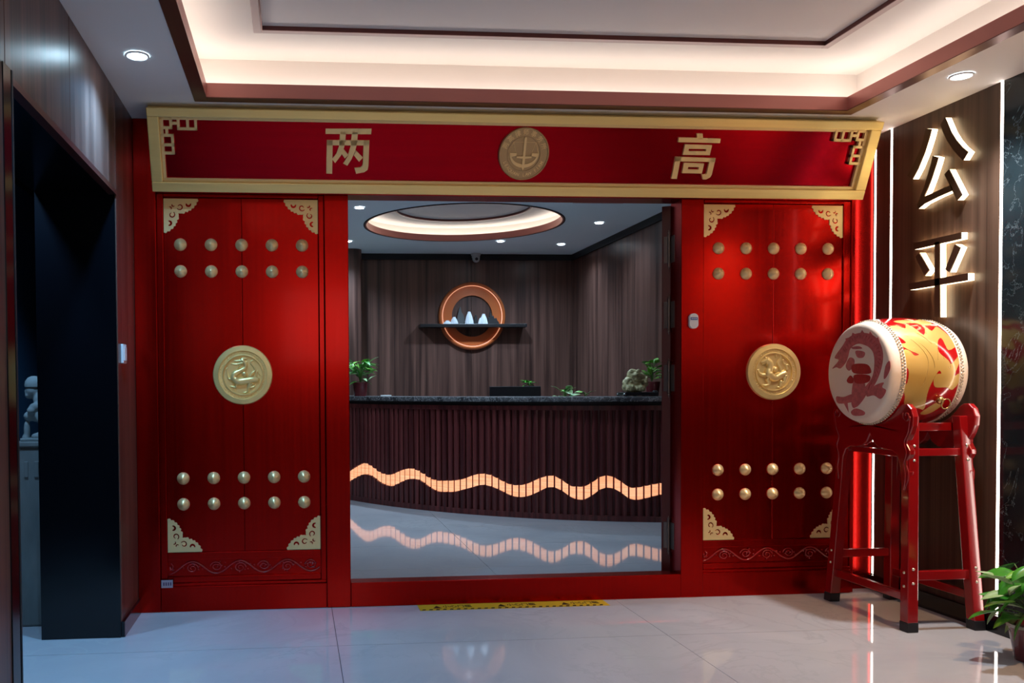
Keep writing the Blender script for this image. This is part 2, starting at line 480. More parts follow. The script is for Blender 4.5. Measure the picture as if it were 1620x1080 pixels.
HEAD1 = [[(-0.2026,0.0249),(-0.1492,0.067),(-0.1835,0.0835),(-0.1212,0.1397),(-0.0837,0.1744),(-0.0283,0.1953),(0.0347,0.2004),(0.1048,0.1874),(0.1561,0.1556),(0.1859,0.1028),(0.1865,0.0457),(0.1623,-0.0168),(0.1248,-0.0686),(0.0734,-0.1097),(0.0386,-0.1456),(-0.006,-0.1764),(-0.0428,-0.1652),(-0.0339,-0.1349),(0.0202,-0.0984),(0.0729,-0.0627),(0.1157,-0.0163),(0.1278,0.0473),(0.1187,0.0939),(0.0926,0.1211),(0.0531,0.1376),(-0.0005,0.146),(-0.0552,0.1246),(-0.0734,0.0829),(-0.0918,0.0531),(-0.1343,0.0235),(-0.1683,0.0304)],[(-0.0137,0.1108),(0.0535,0.1022),(0.045,0.076),(0.0002,0.0775)],[(-0.0916,0.0348),(-0.064,0.0766),(-0.027,0.0694),(-0.0266,0.0394),(-0.0632,0.01)],[(0.1957,-0.0314),(0.2073,0.0281),(0.2355,0.0528),(0.24,0.0161),(0.2161,-0.0231)],[(-0.1666,-0.1246),(-0.1088,-0.1269),(-0.0342,-0.1108),(-0.0246,-0.1468),(-0.1468,-0.1614)],[(-0.1085,-0.1545),(-0.0755,-0.1538),(-0.0656,-0.2052)],[(0.082,-0.092),(0.1417,-0.0628),(0.1959,-0.0514),(0.1838,-0.0742),(0.2128,-0.0912),(0.1761,-0.1315),(0.1253,-0.115),(0.0736,-0.1214)],[(-0.047,-0.2016),(-0.006,-0.1835),(0.0569,-0.1983),(0.0482,-0.2164),(-0.0238,-0.2207)],[(-0.0258,-0.0387),(0.0552,-0.0509),(0.047,-0.11),(-0.0106,-0.1777),(-0.0429,-0.1592)],[(0.0214,0.1983),(0.0345,0.214),(0.0524,0.1964)],[(0.0875,0.1914),(0.0942,0.2043),(0.1151,0.1822)],[(0.1391,0.1652),(0.1542,0.1718),(0.1646,0.1466)],[(-0.0448,0.1903),(-0.0395,0.205),(-0.0147,0.1957)],[(-0.0911,0.1675),(-0.095,0.178),(-0.0651,0.1824)],[(-0.046,0.1302),(0.0086,0.1337),(0.0356,0.1207),(-0.0275,0.1204)]]
HEAD2 = [[(-0.045,0.0338),(-0.0085,0.0449),(0.0718,0.04),(0.1024,0.013),(0.0897,-0.0072),(-0.0262,-0.0026)],[(-0.0215,-0.0117),(0.0898,-0.016),(0.0901,-0.0452),(0.0376,-0.0568),(-0.0165,-0.0507)],[(-0.0814,-0.0383),(-0.0537,-0.0143),(-0.0304,-0.0326),(-0.0348,-0.0536),(-0.0672,-0.0536)]]
GOLD = [[(2.9199,0.9964),(2.9512,1.0177),(2.9773,0.8907),(3.0025,1.0126),(3.0199,0.9035),(3.0421,0.694),(3.0834,0.9014),(3.1018,0.8046),(3.1574,0.9695),(3.1795,0.7901),(3.1993,0.5439),(3.2002,0.4925),(3.1389,0.3845),(3.1314,0.5619),(3.1249,0.6378),(3.0962,0.5404),(3.0834,0.343),(3.1259,0.1967),(3.144,0.1351),(3.2066,0.3366),(3.1975,0.2075),(3.1569,-0.0741),(3.1928,-0.0335),(3.1996,-0.1432),(3.1644,-0.3343),(3.1191,-0.2807),(3.062,-0.2753),(3.047,-0.1508),(3.0594,-0.0497),(3.0836,-0.0402),(3.071,0.0106),(3.044,-0.1508),(3.0311,-0.3391),(3.0356,-0.519),(3.0498,-0.724),(3.0225,-0.6983),(2.9495,-0.6544),(2.9316,-0.4709),(2.9124,-0.2912),(2.926,-0.1993),(2.9274,0.0366),(2.9038,0.1481),(2.9056,0.3292),(2.9232,0.4157),(2.9444,0.3836),(2.96,0.2892),(2.9824,0.3065),(2.9451,0.3948),(2.9078,0.55),(2.9421,0.5548),(2.914,0.8107)],[(3.0452,-0.813),(3.0872,-0.5955),(3.1378,-0.5855),(3.1331,-0.6898),(3.0885,-0.8511)],[(2.968,1.1867),(3.0195,1.2058),(3.0699,1.1484),(3.1566,1.3531),(3.1527,1.0811),(3.0907,0.9608),(3.0461,1.0555),(2.9918,1.0535)]]
W = [(-2.6012,0.317,0.207),(-2.5606,0.377,0.264),(-2.535,0.401,0.288),(-2.506,0.375,0.275),(-2.4784,0.328,0.227),(-2.4478,0.308,0.201),(-2.4309,0.317,0.201),(-2.4022,0.359,0.244),(-2.3787,0.383,0.28),(-2.3597,0.387,0.29),(-2.3375,0.363,0.28),(-2.309,0.313,0.224),(-2.2848,0.292,0.19),(-2.2645,0.295,0.191),(-2.2382,0.303,0.198),(-2.2125,0.323,0.225),(-2.1875,0.36,0.253),(-2.1631,0.38,0.279),(-2.1392,0.369,0.266),(-2.1158,0.33,0.235),(-2.0928,0.296,0.197),(-2.0702,0.291,0.184),(-2.0478,0.313,0.2),(-2.0257,0.354,0.239),(-2.0039,0.382,0.28),(-1.9877,0.383,0.282),(-1.9663,0.34,0.247),(-1.9504,0.301,0.202),(-1.9346,0.296,0.183),(-1.9188,0.302,0.187),(-1.8979,0.347,0.234),(-1.8823,0.389,0.28),(-1.8615,0.394,0.292),(-1.8408,0.354,0.259),(-1.8201,0.301,0.203),(-1.8047,0.297,0.19),(-1.784,0.312,0.205),(-1.7633,0.329,0.226),(-1.7478,0.337,0.239)]

# ------------------------------------------------------------------ the setting
XL, XR, ZC, ZI, YB, YN = -0.842, 3.31, 2.60, 2.745, 5.45, -7.2

def struct(name, mb, mat, label, cat, **k):
    return tag(mb.build(name, mat, None, **k), label, cat, kind='structure')

# floor: grout bed + polished slabs
floor = struct('floor', MB().box(-3.0, YN, -0.05, 3.42, 5.6, -0.004), 'grout', 'polished pale grey stone tile floor running through lobby and reception', 'floor')
def tile_row(xs, ys):
    cache = {}
    for i in range(len(xs) - 1):
        for j in range(len(ys) - 1):
            w, d = xs[i + 1] - xs[i] - 0.0028, ys[j + 1] - ys[j] - 0.0028
            key = (round(w, 4), round(d, 4))
            if key not in cache:
                cache[key] = MB().box(-w / 2, -d / 2, -0.012, w / 2, d / 2, 0).mesh('tile', 'floor_tile')
            inst('tile', cache[key], floor, ((xs[i] + xs[i + 1]) / 2, (ys[j] + ys[j + 1]) / 2, 0))
tile_row([-2.96, -1.39, 0.18, 1.75, 3.32], [-7.19 + 0.0, -6.165, -5.38, -4.595, -3.81, -3.025, -2.24, -1.455, -0.67, 0.115])
tile_row([-1.895, -0.325, 1.245, 2.815, 3.40], [0.115, 0.9, 1.685, 2.47, 3.255, 4.04, 4.825, 5.59])

# left wall: walnut veneer with the tall dark passage opening
wl = struct('wall_left', MB().box(-0.91, -0.43, 0, -0.874, 0.14, ZC).box(-0.91, -1.96, 2.13, -0.874, -0.43, ZC).box(-0.91, YN, 0, -0.874, -1.96, ZC),
            'black_matt', 'dark walnut veneer wall with tall black passage opening at left edge', 'wall')
for y0, y1, z0, z1 in ((-0.428, 0.12, 0.0, ZC), (-1.230, -0.432, 2.13, ZC), (-1.955, -1.234, 2.13, ZC), (-3.2, -1.959, 0, ZC), (-4.45, -3.204, 0, ZC), (-5.7, -4.454, 0, ZC), (YN, -5.704, 0, ZC)):
    MB().box(-0.874, y0, z0, XL, y1, z1).build('panel', 'walnut', wl, bevel=0.0015)
MB().box(-1.215, -0.435, 0, -0.905, -0.30, 2.13).box(-0.91, -0.437, 0, -0.846, -0.4285, 2.13).build('door_reveal', 'black_gloss', wl)
MB().box(-1.215, -1.96, 2.115, -0.875, -0.437, 2.14).build('soffit', 'black_gloss', wl)
MB().box(-0.873, -1.9, 2.105, -0.838, -0.425, 2.128).build('opening_trim', 'copper_dark', wl)
MB().box(-1.215, -2.05, 0, -0.91, -1.945, 2.13).box(-0.91, -1.985, 0, -0.838, -1.915, 2.145).build('door_jamb', 'black_gloss', wl)
MB().box(-0.86, -1.915, 0, -0.836, -1.905, 2.145).build('jamb_edge', 'black_matt', wl)
bl = struct('baseboard_left', MB().box(-0.874, -0.428, 0.0005, -0.828, 0.0, 0.075), 'black_gloss', 'black baseboard along the walnut wall beside the red gate', 'baseboard')
# side passage behind the opening
struct('wall_passage', MB().box(-3.0, 1.0, 0, -0.92, 1.05, 2.5).box(-3.0, -3.2, 0, -2.95, 1.0, 2.5).box(-3.0, -3.25, 0, -0.92, -3.2, 2.5), 'passage_dark', 'black walls of the unlit passage behind the opening', 'wall')
struct('ceiling_passage', MB().box(-3.0, -3.25, 2.45, -0.92, 1.05, 2.5), 'passage_dark', 'black ceiling of the unlit passage behind the opening', 'ceiling')
tag(MB().box(-1.70, 0.0, 0, -1.6, 0.92, 2.37).build('partition_panel', 'passage_blue', None, bevel=0.004), 'tall dark blue panel seen deep inside the passage opening', 'panel')

# right wall: bronze panel, black marble, recessed light strips
wr = struct('wall_right', MB().box(3.335, YN, 0, 3.42, 0.14, ZC), 'black_matt', 'right wall with brown panel, veined black marble and glowing strips', 'wall')
MB().box(XR, -0.050, 0.06, 3.335, 0.066, ZC).build('panel', 'bronze_panel', wr, bevel=0.001)
MB().box(XR, -0.788, 0.06, 3.335, -0.066, ZC).build('panel', 'bronze_panel', wr, bevel=0.001)
for y0, y1 in ((-1.30, -0.806),):
    MB().box(XR, y0, 0.06, 3.335, y1, ZC).build('marble_slab', 'black_marble', wr, bevel=0.001, label='veined black marble slab')
for y0, y1 in ((-2.5, -1.303), (-3.7, -2.503), (-4.9, -3.703), (-6.1, -4.903), (YN, -6.103)):  # unseen cream panels, added to reflect warm light into the right door
    MB().box(XR, y0, 0.06, 3.335, y1, ZC).build('added_cream_panel', 'cream_wall', wr, bevel=0.001)
    MB().box(XR - 0.012, y0, 0.085, XR, y1, 1.30).build('added_wainscot', 'walnut', wr, bevel=0.001)  # dark lower part, added to darken the right door's lower reflection
struct('baseboard_right', MB().box(3.292, -7.1, 0.0005, 3.335, 0.08, 0.085), 'black_gloss', 'black baseboard along the right wall behind the drum stand', 'baseboard')
LEDS = ((0.0725, 'glowing white light strip where the right wall meets the red gate'), (-0.058, 'glowing white light strip just left of the lit characters'), (-0.797, 'glowing white light strip between brown panel and black marble'))
for y, lab in LEDS:
    tag(MB().box(3.309, y - 0.0055, 0.09, 3.333, y + 0.0055, ZC - 0.003).build('light_strip', 'led_white', None), lab, 'light strip', 'vertical light strips in the right wall')

# lobby end wall, behind the camera
wn = struct('wall_near', MB().box(-0.95, YN - 0.05, 0, 3.42, YN, 2.9), 'lobby_wall', 'lobby wall opposite the red gate with added dark wainscot', 'wall')
for x0, x1 in ((-0.84, 0.53), (0.534, 1.93), (1.934, 3.30)):
    MB().box(x0, YN, 0, x1, YN + 0.02, 1.35).build('added_wainscot', 'walnut', wn, bevel=0.002)  # unseen dark lower part, added so the doors reflect dark low down
assumed_win = struct('assumed_window', MB().box(-0.18, YN, 1.50, 1.02, YN + 0.012, 2.52), 'assumed_window_glow', 'assumed glowing lobby window, unseen, opposite the red gate', 'assumed window')  # unseen glowing pane, assumed from the highlights on the red doors
ring = MB().box(-0.22, YN, 1.46, -0.18, YN + 0.05, 2.56).box(1.02, YN, 1.46, 1.06, YN + 0.05, 2.56).box(-0.18, YN, 2.52, 1.02, YN + 0.05, 2.56).box(-0.18, YN, 1.46, 1.02, YN + 0.05, 1.50).box(0.40, YN, 1.50, 0.44, YN + 0.05, 2.52)
ring.build('assumed_window_frame', 'copper_dark', assumed_win)  # frame around the assumed glowing pane

# lobby ceiling with the lit cove
cx0, cx1, cy0, cy1 = -0.421, 2.848, -3.6, -0.352
c = MB()
e_ = 0.012
c.box(-0.91, YN, ZC, cx0 - e_, 0.14, ZC + 0.02).box(cx1 + e_, YN, ZC, 3.42, 0.14, ZC + 0.02).box(cx0 - e_, cy1 + e_, ZC, cx1 + e_, 0.14, ZC + 0.02).box(cx0 - e_, YN, ZC, cx1 + e_, cy0 - e_, ZC + 0.02)
ceil = struct('ceiling', c, 'ceiling_paint', 'white plaster lobby ceiling with a rectangular lit cove', 'ceiling')
def ring_boxes(x0, x1, y0, y1, w, z0, z1):
    """frame of four boxes; the inner edge is x0..x1, y0..y1 and it is w wide"""
    return MB().box(x0 - w, y0 - w, z0, x0, y1 + w, z1).box(x1, y0 - w, z0, x1 + w, y1 + w, z1).box(x0, y1, z0, x1, y1 + w, z1).box(x0, y0 - w, z0, x1, y0, z1)
ring_boxes(cx0, cx1, cy0, cy1, 0.063, ZC - 0.004, ZC).build('cove_flange', 'copper_dark', ceil)
ring_boxes(cx0, cx1, cy0, cy1, 0.012, ZC, ZC + 0.067).build('cove_band', 'copper_band', ceil)
ring_boxes(cx0 - 0.17, cx1 + 0.17, cy0 - 0.17, cy1 + 0.17, 0.02, ZC + 0.02, 2.845).build('cove_wall', 'cove_paint', ceil)
ring_boxes(-0.144, 2.579, -3.304, -0.581, 0.516, 2.845, 2.865).build('cove_ceiling', 'cove_paint', ceil)
ring_boxes(-0.144, 2.579, -3.304, -0.581, 0.038, 2.832, 2.845).build('inner_trim', 'trim_paint', ceil, bevel=0.003)
ring_boxes(-0.14, 2.575, -3.3, -0.585, 0.004, 2.831, 2.852).build('inner_trim_edge', 'copper_dark', ceil)
MB().box(-0.143, -3.303, 2.8515, 2.578, -0.582, 2.864).build('inner_panel', 'inner_panel_paint', ceil)
ring_boxes(cx0 - 0.075, cx1 + 0.075, cy0 - 0.075, cy1 + 0.075, 0.03, ZC + 0.052, ZC + 0.064).build('cove_light', 'led_cove', ceil)

# reception room
struct('wall_back', MB().box(-1.0, YB + 0.012, 0, 3.42, 5.6, 2.76), 'black_matt', 'dark walnut back wall of the reception room', 'wall')
wb = bpy.data.objects['wall_back']
for x0, x1 in ((0.76, 2.088), (2.092, 3.33)):
    MB().box(x0, YB, 0, x1, YB + 0.012, 2.745).build('panel', 'walnut', wb, bevel=0.001)
MB().box(0.76, YB - 0.02, 2.675, 3.33, YB, 2.745).build('crown_trim', 'black_matt', wb)
wrr = struct('wall_reception', MB().box(3.345, 0.14, 0, 3.42, 5.6, 2.76), 'black_matt', 'dark walnut side wall at the right of the reception room', 'wall')
for y0, y1 in ((0.14, 1.0), (1.003, 2.2), (2.203, 3.4), (3.403, 4.6), (4.603, YB - 0.001)):
    MB().box(3.33, y0, 0, 3.345, y1, 2.745).build('panel', 'walnut', wrr, bevel=0.001)
MB().box(3.31, 0.14, 2.675, 3.33, YB - 0.02, 2.745).build('crown_trim', 'black_matt', wrr)
# rounded pier at the left of the back wall
pier = MB()
poly = [(-0.95, 5.46), (-0.95, 5.08)] + [(0.66 + 0.1 * math.sin(a), 5.18 - 0.1 * math.cos(a)) for a in [k * PI / 12 for k in range(7)]] + [(0.76, 5.46)]
pier.prism([poly], lambda a, b, d: (a, b, d), 0, 2.745)
struct('wall_pier', pier, 'walnut', 'dark walnut pier with rounded corner at the left end of the back wall', 'wall', auto=40)
struct('wall_reception_left', MB().box(-1.0, 0.14, 0, -0.95, 5.6, 2.76), 'walnut', 'dark walnut wall at the hidden left side of the reception room', 'wall')
RCX, RCY = 1.62, 3.57
circ = lambda r, n=96: [(RCX + r * math.cos(2 * PI * k / n), RCY + r * math.sin(2 * PI * k / n)) for k in range(n)]
rc = MB().prism([[(-1.0, 0.14), (3.42, 0.14), (3.42, 5.6), (-1.0, 5.6)], circ(0.94)], lambda a, b, d: (a, b, d), ZI, ZI + 0.012)
rceil = struct('ceiling_reception', rc, 'reception_ceiling', 'grey reception ceiling with a round lit recess', 'ceiling')
up_ = lambda a, b, h: (RCX + a, RCY + b, h)
MB().lathe([(0.955, ZI - 0.003), (0.955, ZI - 0.006), (0.935, ZI - 0.006), (0.935, ZI + 0.06), (0.945, ZI + 0.06), (0.945, ZI - 0.003), (0.955, ZI - 0.003)], up_, 96).build('recess_band', 'copper_band', rceil, auto=40)
MB().lathe([(0.962, ZI - 0.0075), (0.950, ZI - 0.0075), (0.950, ZI - 0.002), (0.962, ZI - 0.002), (0.962, ZI - 0.0075)], up_, 96).build('recess_rim', 'black_matt', rceil, auto=40)
MB().lathe([(1.08, ZI + 0.012), (1.08, 2.90), (1.10, 2.90), (1.10, ZI + 0.012)], up_, 96).build('recess_wall', 'cove_paint', rceil, auto=40)
MB().lathe([(0.655, 2.90), (1.10, 2.90), (1.10, 2.915), (0.655, 2.915), (0.655, 2.90)], up_, 96).build('recess_ceiling', 'cove_paint', rceil, auto=40)
MB().lathe([(0.66, 2.892), (0.645, 2.892), (0.645, 2.92), (0.66, 2.92), (0.66, 2.892)], up_, 96).build('inner_trim', 'copper_dark', rceil, auto=40)
MB().lathe([(0.0005, 2.914), (0.66, 2.914), (0.66, 2.93), (0.0005, 2.93)], up_, 96).build('inner_panel', 'inner_panel_paint', rceil)
MB().lathe([(1.0, ZI + 0.044), (1.03, ZI + 0.044), (1.03, ZI + 0.054), (1.0, ZI + 0.054), (1.0, ZI + 0.044)], up_, 96).build('recess_light', 'led_ring', rceil)

# ------------------------------------------------------------------ downlights
def downlight(x, y, z, r, lens, label, group, power, color, angle=110):
    t = thing('downlight', (x, y, z), label, 'ceiling light', group)
    fn = lambda a, b, h: (a, b, h)
    MB().lathe([(r, -0.001), (r, -0.006), (r * 0.86, -0.009), (r * 0.80, -0.004), (r * 0.80, -0.001)], fn, 28).build('trim_ring', 'white_plastic', t, smooth=True, local=True)
    MB().lathe([(0.0005, -0.0045), (r * 0.81, -0.0045), (r * 0.81, -0.001), (0.0005, -0.001)], fn, 28).build('lens', lens, t, local=True)
    spot('downlight_lamp', (0, 0, -0.02), power, color, angle, 1.0, parent=t)
    return t
downlight(-0.657, -0.858, ZC, 0.050, 'lens_cool', 'bluish round downlight in the ceiling above the walnut wall', 'lobby downlights', W_SPOT_LOBBY * 0.85, COOL, 132)
downlight(3.055, -0.858, ZC, 0.050, 'lens_white', 'white round downlight in the ceiling above the lit characters', 'lobby downlights', W_SPOT_LOBBY * 0.9, (0.9, 0.95, 1.0), 96)
for x, y, pw, lab in ((0.565, 2.859, 1.0, 'small downlight left of the round recess, nearer the gate'), (0.572, 4.579, 2.0, 'small downlight cut by the gate post at the left end of the back wall'),
                  (2.218, 4.512, 2.0, 'small downlight just below the rim of the round recess'), (2.946, 4.688, 0.55, 'small downlight nearest the back right corner of reception'),
                  (2.923, 3.443, 0.5, 'small downlight right of the round recess, below the vent'), (1.827, 2.36, 1.0, 'small downlight half hidden by the name board above the round recess')):
    downlight(x, y, ZI, 0.045, 'lens_white', lab, 'reception downlights', W_SPOT_REC * pw, (0.52, 0.76, 1.0), 142)

# ceiling vent
v = thing('ceiling_vent', (2.593, 2.475, ZI), 'grey slatted air vent in the reception ceiling', 'vent')
ring_boxes(2.395, 2.79, 2.395, 2.555, 0.022, ZI - 0.006, ZI).build('frame', 'camera_white', v)
MB().box(2.395, 2.395, ZI - 0.002, 2.79, 2.555, ZI - 0.0008).build('backing', 'black_matt', v)
sl = MB()
for k in range(22):
    x = 2.40 + k * 0.0182
    sl.hexa([(x, 2.396, ZI - 0.006), (x + 0.003, 2.396, ZI - 0.006), (x + 0.003, 2.554, ZI - 0.006), (x, 2.554, ZI - 0.006)],
            [(x + 0.006, 2.396, ZI - 0.002), (x + 0.009, 2.396, ZI - 0.002), (x + 0.009, 2.554, ZI - 0.002), (x + 0.006, 2.554, ZI - 0.002)])
sl.build('slats', 'grey_metal', v, kind='stuff')

# ------------------------------------------------------------------ the red gate
gate = thing('gate_frame', (1.2, 0.07, 0), 'red lacquered palace gate frame of posts, lintel and threshold', 'gate')
def part(name, b, mat='red_lacquer', bev=0.004):
    return MB().box(*b).build(name, mat, gate, bevel=bev)
part('post', (XL, 0.0, 0, -0.726, 0.14, ZC - 0.001))
part('post', (0.156, 0.0, 0, 0.285, 0.14, 2.215))
part('post', (2.13, 0.0, 0, 2.258, 0.14, 2.215))
part('post', (3.150, 0.085, 0, XR - 0.001, 0.2, ZC - 0.001))
part('lintel', (-0.726, 0.002, 2.215, 3.128, 0.14, ZC + 0.14))
part('threshold', (0.285, 0.0, 0, 2.13, 0.10, 0.132))
part('sill', (-0.726, 0.002, 0, 0.156, 0.12, 0.134))
part('sill', (2.258, 0.002, 0, 3.128, 0.12, 0.134))
part('sill_moulding', (-0.726, 0.012, 0.134, 0.156, 0.11, 0.150))
part('sill_moulding', (2.258, 0.012, 0.134, 3.128, 0.11, 0.150))
for x0, x1 in ((-0.726, -0.691), (0.1252, 0.156), (2.258, 2.2688), (3.0852, 3.128)):
    part('jamb_moulding', (x0, 0.020, 0.134, x1, 0.11, 2.215))
part('head_moulding', (-0.691, 0.016, 2.197, 0.1252, 0.11, 2.215))
part('head_moulding', (2.2688, 0.016, 2.197, 3.0852, 0.11, 2.215))
part('side_return', (3.128, 0.012, 0, 3.150, 0.2, ZC - 0.001))

# boss: low cone with rounded shoulder, axis towards -Y
boss_me = MB().lathe([(0.0005, -0.034), (0.006, -0.0325), (0.022, -0.020), (0.031, -0.009), (0.0335, -0.004), (0.0325, 0.0)], lambda a, b, h: (a, h, b), 28).mesh('boss', 'gold_boss', True)

# corner plate: scalloped triangle with cut-out scrolls (unit = 1, corner at origin, arms along +x and +y)
def arcp(cx, cy, r0, r1, a0, a1, w, n=16):
    """thin crescent band polygon along a spiral arc"""
    o = []; i_ = []
    for k in range(n + 1):
        t = k / n
        a = math.radians(a0 + (a1 - a0) * t); r = r0 + (r1 - r0) * t
        ww = w * (0.55 + 0.45 * math.sin(PI * min(1, max(0.0, t)))) / 2
        o.append((cx + (r + ww) * math.cos(a), cy + (r + ww) * math.sin(a)))
        i_.append((cx + (r - ww) * math.cos(a), cy + (r - ww) * math.sin(a)))
    return o + i_[::-1]
def corner_polys():
    base = [(0.98, 0.0), (0.94, 0.10), (0.88, 0.20), (0.80, 0.28), (0.72, 0.335), (0.62, 0.37), (0.52, 0.425), (0.42, 0.42)]
    edge = []
    for i in range(len(base) - 1):
        (x0, y0), (x1, y1) = base[i], base[i + 1]
        L = math.hypot(x1 - x0, y1 - y0); nx, ny = (y0 - y1) / L, (x1 - x0) / L
        for k in range(5):
            t = k / 5
            h = (0.036 if i < len(base) - 2 else 0.006) * math.sin(PI * t)
            edge.append((x0 + (x1 - x0) * t - nx * h, y0 + (y1 - y0) * t - ny * h))
    half = edge
    poly = [(0, 0)] + half + [(0.42, 0.42)] + [(b, a) for a, b in reversed(half)]
    holes = []
    for h in (arcp(0.462, 0.235, 0.088, 0.050, 150, -165, 0.038, 22), arcp(0.278, 0.180, 0.042, 0.042, 215, 35, 0.034), arcp(0.71, 0.15, 0.062, 0.062, 195, -15, 0.062, 10)):
        holes.append(h); holes.append([(b, a) for a, b in h])
    return [poly] + holes
CP = corner_polys()
def corner_plate(parent, x, z, sx, sz, y):
    S = 0.182
    MB().prism(CP, lambda a, b, d: (x + sx * a * S, d, z + sz * b * S), y - 0.004, y).build('corner_plate', 'gold_plate', parent)

def relief(mb, cx, cz, y, S, paths, balls):
    """raised animal built of flattened tapering limbs; coordinates are disc units"""
    for pts, rad in paths:
        P, R = smooth_path([(cx + a * S, y, cz + b * S) for a, b in pts], 5, [r * S * 1.12 for r in rad])
        mb.tube(P, R, 8, flat=((0, 1, 0), 1.0))
    for a, b, r in balls:
        mb.ball((cx + a * S, y, cz + b * S), (r * S, r * S, r * S), 14, 10)
def disc(cx, cy, k): return lambda pts: [((a - cx) / k, (cy - b) / k) for a, b in pts]
_l = disc(512, 532, 400)
DRAGON = [(_l([(560, 300), (500, 320), (545, 370), (545, 430), (480, 475), (405, 515), (390, 580), (450, 622), (560, 610), (660, 595), (725, 600)]), [.03, .06, .065, .06, .07, .10, .12, .12, .115, .10, .06]),
          (_l([(520, 330), (450, 338), (390, 335)]), [.055, .035, .012]), (_l([(515, 365), (430, 385), (350, 376)]), [.05, .03, .010]), (_l([(480, 395), (450, 430), (440, 455)]), [.03, .02, .008]),
          (_l([(530, 310), (560, 305), (582, 292)]), [.03, .025, .008]), (_l([(550, 360), (575, 350), (578, 380)]), [.025, .02, .01]),
          (_l([(605, 560), (640, 510), (680, 470), (655, 410), (618, 365), (650, 330), (680, 352)]), [.05, .045, .035, .03, .025, .02, .015]),
          (_l([(690, 590), (700, 500), (715, 478), (735, 520), (770, 550)]), [.03, .025, .02, .02, .01]), (_l([(720, 560), (740, 585), (735, 610)]), [.02, .015, .01]),
          (_l([(400, 560), (325, 585), (300, 510), (285, 455)]), [.07, .045, .03, .015]), (_l([(285, 455), (265, 440)]), [.018, .008]), (_l([(285, 455), (305, 432)]), [.018, .008]), (_l([(287, 460), (283, 428)]), [.018, .008]),
          (_l([(420, 630), (415, 700), (365, 692), (335, 690)]), [.07, .04, .028, .012]), (_l([(385, 705), (405, 745)]), [.025, .01]), (_l([(370, 700), (365, 735)]), [.022, .01]),
          (_l([(600, 635), (585, 700), (575, 765), (515, 775)]), [.08, .045, .03, .012]), (_l([(575, 765), (600, 775)]), [.025, .01]),
          (_l([(640, 640), (600, 700), (660, 695), (682, 655)]), [.06, .035, .025, .012])]
DRAGON_B = [(*_l([(535, 520)])[0], .10)]
_t = disc(515, 520, 385)
TIGER = [(_t([(395, 350), (450, 400), (450, 480), (430, 545), (520, 610), (600, 570), (680, 540)]), [.11, .12, .12, .15, .12, .12, .13]),
         (_t([(400, 365), (340, 385), (325, 395)]), [.09, .05, .02]), (_t([(390, 400), (345, 418), (335, 425)]), [.05, .03, .012]), (_t([(400, 330), (385, 315)]), [.04, .02]), (_t([(430, 330), (450, 318)]), [.04, .015]),
         (_t([(615, 520), (600, 460), (570, 400), (605, 340), (605, 280), (565, 258), (538, 290), (545, 320)]), [.05, .045, .04, .035, .035, .03, .03, .02]),
         (_t([(400, 560), (340, 560), (300, 530), (285, 490)]), [.09, .06, .04, .03]), (_t([(290, 495), (268, 490)]), [.025, .01]), (_t([(290, 490), (300, 475)]), [.025, .01]),
         (_t([(415, 610), (445, 680), (400, 710), (345, 700)]), [.09, .05, .04, .025]), (_t([(380, 705), (375, 740)]), [.02, .01]),
         (_t([(675, 570), (665, 650), (625, 690), (640, 730)]), [.12, .07, .05, .03]), (_t([(620, 650), (600, 700), (600, 735), (560, 730)]), [.08, .05, .04, .02]),
         (_t([(700, 500), (690, 430), (655, 400), (645, 360), (665, 352)]), [.05, .035, .025, .02, .012]), (_t([(690, 430), (730, 425), (750, 485)]), [.03, .025, .01]), (_t([(700, 440), (705, 490)]), [.025, .01])]
TIGER_B = [(*_t([(525, 485)])[0], .11)]
for k in range(6):
    a, b = 470 + k * 38, 600 - abs(k - 2) * 10
    TIGER.append((_t([(a - 10, b - 35), (a, b), (a - 6, b + 35)]), [.02, .025, .012]))

def medallion(parent, cx, cz, y, paths, balls, label):
    R = 0.158
    fn = lambda a, b, h: (cx + a, y + h, cz + b)
    m = MB().lathe([(R, 0.0), (R, -0.010), (R - 0.004, -0.016), (R * 0.82, -0.019), (R * 0.81, -0.013), (R * 0.70, -0.012), (R * 0.69, -0.019), (R * 0.66, -0.020), (R * 0.645, -0.010), (0.0005, -0.009)], fn, 64).build('medallion', 'gold_relief', parent, auto=35, label=label)
    mb = MB()
    relief(mb, cx, cz, y - 0.011, R * 0.98, paths, balls)
    mb.build('beast_relief', 'gold_relief', m, smooth=True, fix=False)
    d = MB()
    rnd = random.Random(3)
    for k in range(44):
        a = 2 * PI * k / 44 + rnd.uniform(-.03, .03)
        r = R * (0.755 + rnd.uniform(-.02, .02))
        d.ball((cx + r * math.cos(a), y - 0.0125, cz + r * math.sin(a)), (0.0022 + rnd.random() * 0.0022, 0.003, 0.0022 + rnd.random() * 0.002), 6, 4)
    d.build('border_beads', 'gold_relief', m, smooth=True, kind='stuff')

